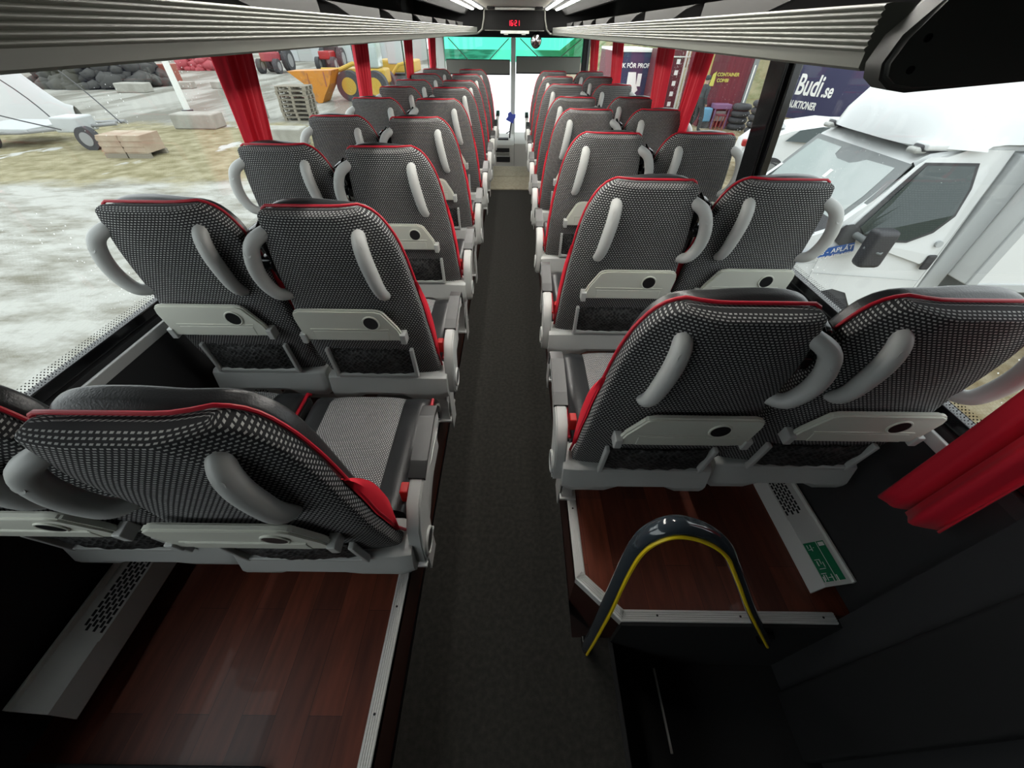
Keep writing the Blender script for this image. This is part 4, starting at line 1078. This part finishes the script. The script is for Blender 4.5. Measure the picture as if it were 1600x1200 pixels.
# ---- person walking by the containers
def person(loc, rz):
    bm = bmesh.new(); sk = bm.verts.layers.skin.verify()
    J = {'pel': (0, 0, .95, .15), 'sp': (0, .01, 1.15, .15), 'ch': (0, .02, 1.36, .18), 'nk': (0, .02, 1.50, .065), 'hd': (0, .035, 1.60, .085), 'ht': (0, .03, 1.72, .085),
         'lh': (.09, 0, .90, .10), 'lk': (.10, .14, .50, .075), 'la': (.10, .10, .10, .055), 'lt': (.10, .25, .05, .045),
         'rh': (-.09, 0, .90, .10), 'rk': (-.10, .02, .50, .075), 'ra': (-.10, -.22, .14, .055), 'rt': (-.10, -.10, .05, .045),
         'ls': (.19, .02, 1.42, .07), 'le': (.24, -.06, 1.15, .055), 'lw': (.24, .04, .92, .04), 'lf': (.24, .07, .84, .035),
         'rs': (-.19, .02, 1.42, .07), 're': (-.24, .06, 1.15, .055), 'rw': (-.24, .20, .95, .04), 'rf': (-.24, .24, .88, .035)}
    E_ = [('pel', 'sp'), ('sp', 'ch'), ('ch', 'nk'), ('nk', 'hd'), ('hd', 'ht'), ('pel', 'lh'), ('lh', 'lk'), ('lk', 'la'), ('la', 'lt'), ('pel', 'rh'), ('rh', 'rk'), ('rk', 'ra'), ('ra', 'rt'),
          ('ch', 'ls'), ('ls', 'le'), ('le', 'lw'), ('lw', 'lf'), ('ch', 'rs'), ('rs', 're'), ('re', 'rw'), ('rw', 'rf')]
    V_ = {}
    for k, (x, y, z, r) in J.items():
        v = bm.verts.new((x, y, z)); v[sk].radius = (r, r * (.75 if k in ('ch', 'sp', 'pel') else 1)); v[sk].use_root = (k == 'pel'); V_[k] = v
    for a, b in E_: bm.edges.new((V_[a], V_[b]))
    me = bpy.data.meshes.new('body'); bm.to_mesh(me); bm.free()
    o = bpy.data.objects.new('person', me); col.objects.link(o)
    o.modifiers.new('skin', 'SKIN').use_smooth_shade = True
    md = o.modifiers.new('sub', 'SUBSURF'); md.levels = 1; md.render_levels = 2
    bpy.context.view_layer.update()
    dg_ = bpy.context.evaluated_depsgraph_get()
    me2 = bpy.data.meshes.new_from_object(o.evaluated_get(dg_)); o.modifiers.clear(); o.data = me2
    me2.materials.clear(); me2.materials.append(M['cloth_dark']); me2.materials.append(M['skin'])
    for p in me2.polygons:
        c = p.center
        if c.z > 1.53 or (abs(c.x) > .2 and c.z < .93 and c.z > .7): p.material_index = 1
        p.use_smooth = True
    o.location = loc; o.rotation_euler = (0, 0, rz)
    h = MB().ball((0, .02, 1.69), .105, (.95, 1.05, .85), 2).build('hair', 'cloth_dark', o)
    f = MB().ball((0, .135, 1.61), .016).build('nose', 'skin', o)
    return o
tag(person((7.03, 18.0, G), math.radians(-70)), 'person in dark jacket and trousers walking past the container', 'person')

# ---- left side of the yard
cr0 = None
for k, x in enumerate((-12.15, -11.50)):
    o = thing('wooden_crate', (x, 12.9, G), '%s of two pale wooden crates on the grass strip' % ('left', 'right')[k], 'crate', 'two wooden crates on the grass')
    part(MB().box(0, .62, 0, .8, .12, .58, .01), 'box', 'crate_wood', o)
    m = MB()
    for z in (.16, .30, .44): m.box(-.01, .63, -.015, 0, z, z + .09)
    part(m, 'slats', 'crate_wood', o)
    part(MB().box(-.03, .65, .0, .1, 0, .12).box(-.03, .65, .7, .8, 0, .12), 'skid', 'pallet_wood', o)
lp = thing('lamp_pole', (-14.6, 20.7, G), 'white steel pole in a pale concrete base beyond the grass', 'pole')
part(MB().cyl((0, 0, 3.0), 'z', .13, 6.0, 16, r2=.10), 'pole', 'white_trim', lp)
part(MB().cyl((0, 0, .1), 'z', .22, .2, 12), 'flange', 'van_black', lp)
tag(MB().box(-13.1, -11.5, 17.4, 18.2, G, G + .48, .05).build('concrete_block', 'concrete'), 'long pale concrete block below the white pole', 'block')
ps = []
for k in range(8):
    p = thing('pallet', (-9.75 + rg.uniform(-.04, .04), 19.4, G + .148 * k), 'grey wooden pallet, number %s in the tall pallet stack' % k, 'pallet', 'stack of pallets outside the left window')
    lv = ['lowest', 'second from the ground', 'third from the ground', 'fourth from the ground', 'fifth from the ground', 'sixth from the ground', 'second from the top', 'topmost'][k]
    p['label'] = 'grey wooden pallet, %s in the tall pallet stack' % lv
    m = MB()
    for j in range(6): m.box(0, 1.2, j * .15, j * .15 + .11, .118, .14)
    part(m, 'deck_boards', 'pallet_wood', p)
    m = MB()
    for xx in (0, .55, 1.1):
        for yy in (0, .37, .72): m.box(xx, xx + .1, yy, yy + .13, .02, .118)
    part(m, 'blocks', 'pallet_wood', p)
    part(MB().box(0, 1.2, 0, .1, 0, .02).box(0, 1.2, .74, .85, 0, .02), 'skids', 'pallet_wood', p)
tag(MB().box(-11.3, -10.75, 19.3, 20.2, G, G + 1.0, .04).build('concrete_block', 'concrete'), 'upright pale concrete block left of the pallet stack', 'block')
tag(MB().box(-8.6, -7.0, 14.6, 15.3, G, G + .5, .04).build('concrete_block', 'concrete'), 'low beige concrete block in front of the pallet stack', 'block')
tag(MB().cyl((-6.65, 15.95, G + .33), 'y', .33, .7, 28).build('culvert_ring', 'concrete'), 'grey concrete ring beside the beige block', 'ring')

# orange loader with bucket
ld = thing('wheel_loader', (-9.2, 26.2, G), 'wheel loader with big orange bucket outside the left windows', 'loader')
bk = MB(); prof = [(0, 1.32), (.55, 1.30), (1.0, .75), (.95, .35), (.55, .05), (.25, -.02), (.10, .35)]
for a in (0,):
    bk.prism([(-2.35, 1.30), (-.10, 1.36), (-.35, .80), (-.72, .35), (-.95, .02), (-1.15, .0), (-1.45, .25), (-1.55, .72)], 'y', -1.4, -.2)
part(bk, 'bucket', 'orange_paint', ld)
part(MB().box(-1.38, -1.36, -1.42, -1.4, .3, 1.25).box(-.55, -.50, -1.42, -1.4, .7, 1.3), 'bucket_rib', 'rust_red', ld)
part(MB().tube([(-1.0, -.3, 1.30), (-.1, -.2, 1.30), (.6, 0, 1.55), (1.4, .3, 1.3)], .10, 8), 'arm', 'yellow_paint', ld)
for x in (.35, 1.7): 
    for y in (-.3, 1.5): wheel(ld, (x, y, .65), .65, .5, rim='yellow_paint')
part(MB().box(.0, 2.2, -.0, 1.3, .7, 1.35, .1), 'chassis', 'yellow_paint', ld)
part(MB().box(.9, 1.9, .1, 1.2, 1.35, 2.5, .1), 'cab', 'van_glass', ld)
# yellow excavator
ex = thing('excavator', (-7.9, 30.8, G), 'yellow digger with grey glass cab behind the left curtains', 'excavator')
part(MB().box(-.8, 1.6, 0, 2.2, .9, 1.5, .1), 'house', 'yellow_paint', ex)
part(MB().box(-1.0, 1.8, -.3, .3, 0, .75, .25).box(-1.0, 1.8, 1.9, 2.5, 0, .75, .25), 'tracks', 'rubber', ex)
part(MB().box(.0, .95, -.05, 1.0, 1.3, 2.75, .08), 'cab', 'grey_band', ex)
part(MB().tube([(-.55, .2, 1.3), (-.75, .0, 2.3), (-.70, -.3, 2.9)], .16, 8).tube([(-.70, -.3, 2.9), (-.3, -.7, 1.2), (.25, -1.2, .7)], .08, 8).tube([(.25, -1.2, .7), (.9, -1.2, 1.35), (1.4, -.8, 1.45)], .09, 8), 'boom', 'yellow_paint', ex)
part(MB().prism([(-.75, .1), (-.15, .1), (-.05, .8), (-.7, .9)], 'y', -1.5, -.7), 'bucket', 'yellow_paint', ex)
# tractors far off
def tractor(loc, lab, mcol):
    t = thing('tractor', loc, lab, 'tractor', 'tractors parked far off on the left')
    part(MB().box(-.5, .5, 0, 2.6, .8, 1.4, .1), 'bonnet', mcol, t)
    part(MB().box(-.55, .55, 1.6, 2.8, 1.2, 2.4, .1), 'cab', 'van_side_glass', t)
    part(MB().box(-.7, .7, 1.6, 2.9, 2.35, 2.5, .05), 'cab_roof', mcol, t)
    for sx_ in (-1, 1):
        wheel(t, (sx_ * .8, 2.3, .8), .8, .45, 'x'); wheel(t, (sx_ * .7, .2, .5), .5, .35, 'x')
tractor((-21.0, 42, G), 'dark tractor with red top, far off right of the nearest left curtain', 'truck_red')
tractor((-17.6, 46, G), 'small far tractor with red wheel by the pale building', 'light_red')
for nm, m_, x0, x1, yy, z1, lab, cat in (('warehouse', 'building_pale', -30, -12, 60, 3.4, 'long pale low building at the far edge of the yard', 'building'),):
    b = thing(nm, (x0, yy, G), lab, cat)
    part(MB().box(0, x1 - x0, 0, 8, 0, z1), 'wall', m_, b); part(MB().box(-.2, x1 - x0 + .2, -.3, 8.3, z1, z1 + .25), 'roof', 'grey_band', b)
    for k in range(4): part(MB().box(1.5 + 4.2 * k, 4.0 + 4.2 * k, -.05, 0, 0, 2.6), 'gate', 'grey_band', b)
# dark heap of branches and scrap
def heap(name, c, rx, ry, h, n, m, lab, cat, rs=(.25, .6)):
    mb = MB()
    for k in range(n):
        a = rg.uniform(0, 2 * PI); q = math.sqrt(rg.random()); x = c[0] + rx * q * math.cos(a); y = c[1] + ry * q * math.sin(a); z = G + h * (1 - q * q) * rg.random()
        mb.ball((x, y, z), rg.uniform(*rs), (1.2, 1, .8), 1, .35)
    tag(mb.build(name, m, auto=False), lab, cat)
heap('scrap_heap', (-27.2, 32), 4.2, 2.5, 2.7, 260, 'bush_dark', 'dark heap of branches and scrap behind the road', 'heap')
heap('red_scrap', (-29, 46), 2.8, 1.5, 1.5, 90, 'truck_red', 'red machinery heap at the far left near the window top', 'heap')
tag(MB().box(-24.9, -24.0, 34.2, 35.0, G, G + 1.0, .05).build('rusty_box', 'rust_red'), 'small rust red box by the road', 'box')
tag(MB().box(-23.6, -21.9, 28.2, 29.0, G, G + .45, .05).build('concrete_block', 'concrete'), 'pale concrete slab in front of the dark heap', 'block')
for k, (x, y, lab) in enumerate(((-21.5, 30.5, 'small pale block right of the rusty box'), (-19.5, 30.8, 'low grey block near the nearest left curtain'))):
    tag(MB().box(x, x + .9, y, y + .6, G, G + .35, .04).build('concrete_block', 'concrete'), lab, 'block')
# white tarpaulin boat cover
tp = MB(); vs = []; n1, n2 = 16, 10
for j in range(n2 + 1):
    for i in range(n1 + 1):
        u, v = i / n1, j / n2
        x = -22.5 + 4.9 * u; hgt = 1.95 * (1 - smooth(u, .45, 1.0)) + .55
        y = 18.6 + 2.2 * (v - .5) * (1 - .8 * smooth(u, .6, 1))
        z = G + hgt * (1 - abs(2 * v - 1) ** 1.6) + .02
        vs.append((x, y, z + rg.uniform(-.02, .02)))
W = n1 + 1
o = MB().add(vs, [[j * W + i, j * W + i + 1, (j + 1) * W + i + 1, (j + 1) * W + i] for j in range(n2) for i in range(n1)], True).build('covered_boat', 'white_tarp', auto=False)
tag(o, 'boat under a white tarpaulin at the far left edge', 'boat')
# low trailer frame with wheels
tl = thing('trailer', (-14.3, 14.0, G), 'grey metal boat trailer with dark wheels at the left edge', 'trailer')
part(MB().tube([(-3.2, .2, .35), (-1.2, 0, .42), (1.6, .5, .62)], .05, 8).tube([(-3.2, 1.8, .35), (-1.2, 1.8, .42), (1.6, .9, .62)], .05, 8).tube([(-2.0, 0, .4), (-2.0, 1.8, .4)], .04, 8).tube([(.0, .1, .5), (.0, 1.6, .5)], .04, 8), 'frame', 'grey_metal', tl)
part(MB().box(-3.0, -.9, .0, 1.8, .42, .52, .02), 'bed', 'grey_band', tl)
part(MB().box(.1, .9, -.1, .6, .45, .85, .05), 'mudguard', 'grey_band', tl)
for x in (-2.3, .95): wheel(tl, (x, -.05, .30), .32, .2)
for k, pts in enumerate(([(-4.5, -.5, 2.6), (-2.0, -.3, 1.2), (.4, -.2, .55)], [(-3.0, .5, 3.2), (-.6, .2, 1.5), (.3, 0, .5)], [(-2.0, 1.6, 3.4), (.2, 1.2, 1.8), (1.6, .7, .6)])):
    part(MB().tube(catmull(pts, 6), .018, 6), 'stay', 'van_black', tl)
# brush on the bank at right
heap('bank_brush', (19, 27), 6, 7, .8, 200, 'hill_green', 'dry brown brush on the bank behind the tyres', 'brush', rs=(.2, .5))
for o in list(bpy.data.objects):
    if o.name.startswith('bank_brush'): o.location.z = 3.0; o['kind'] = 'stuff'
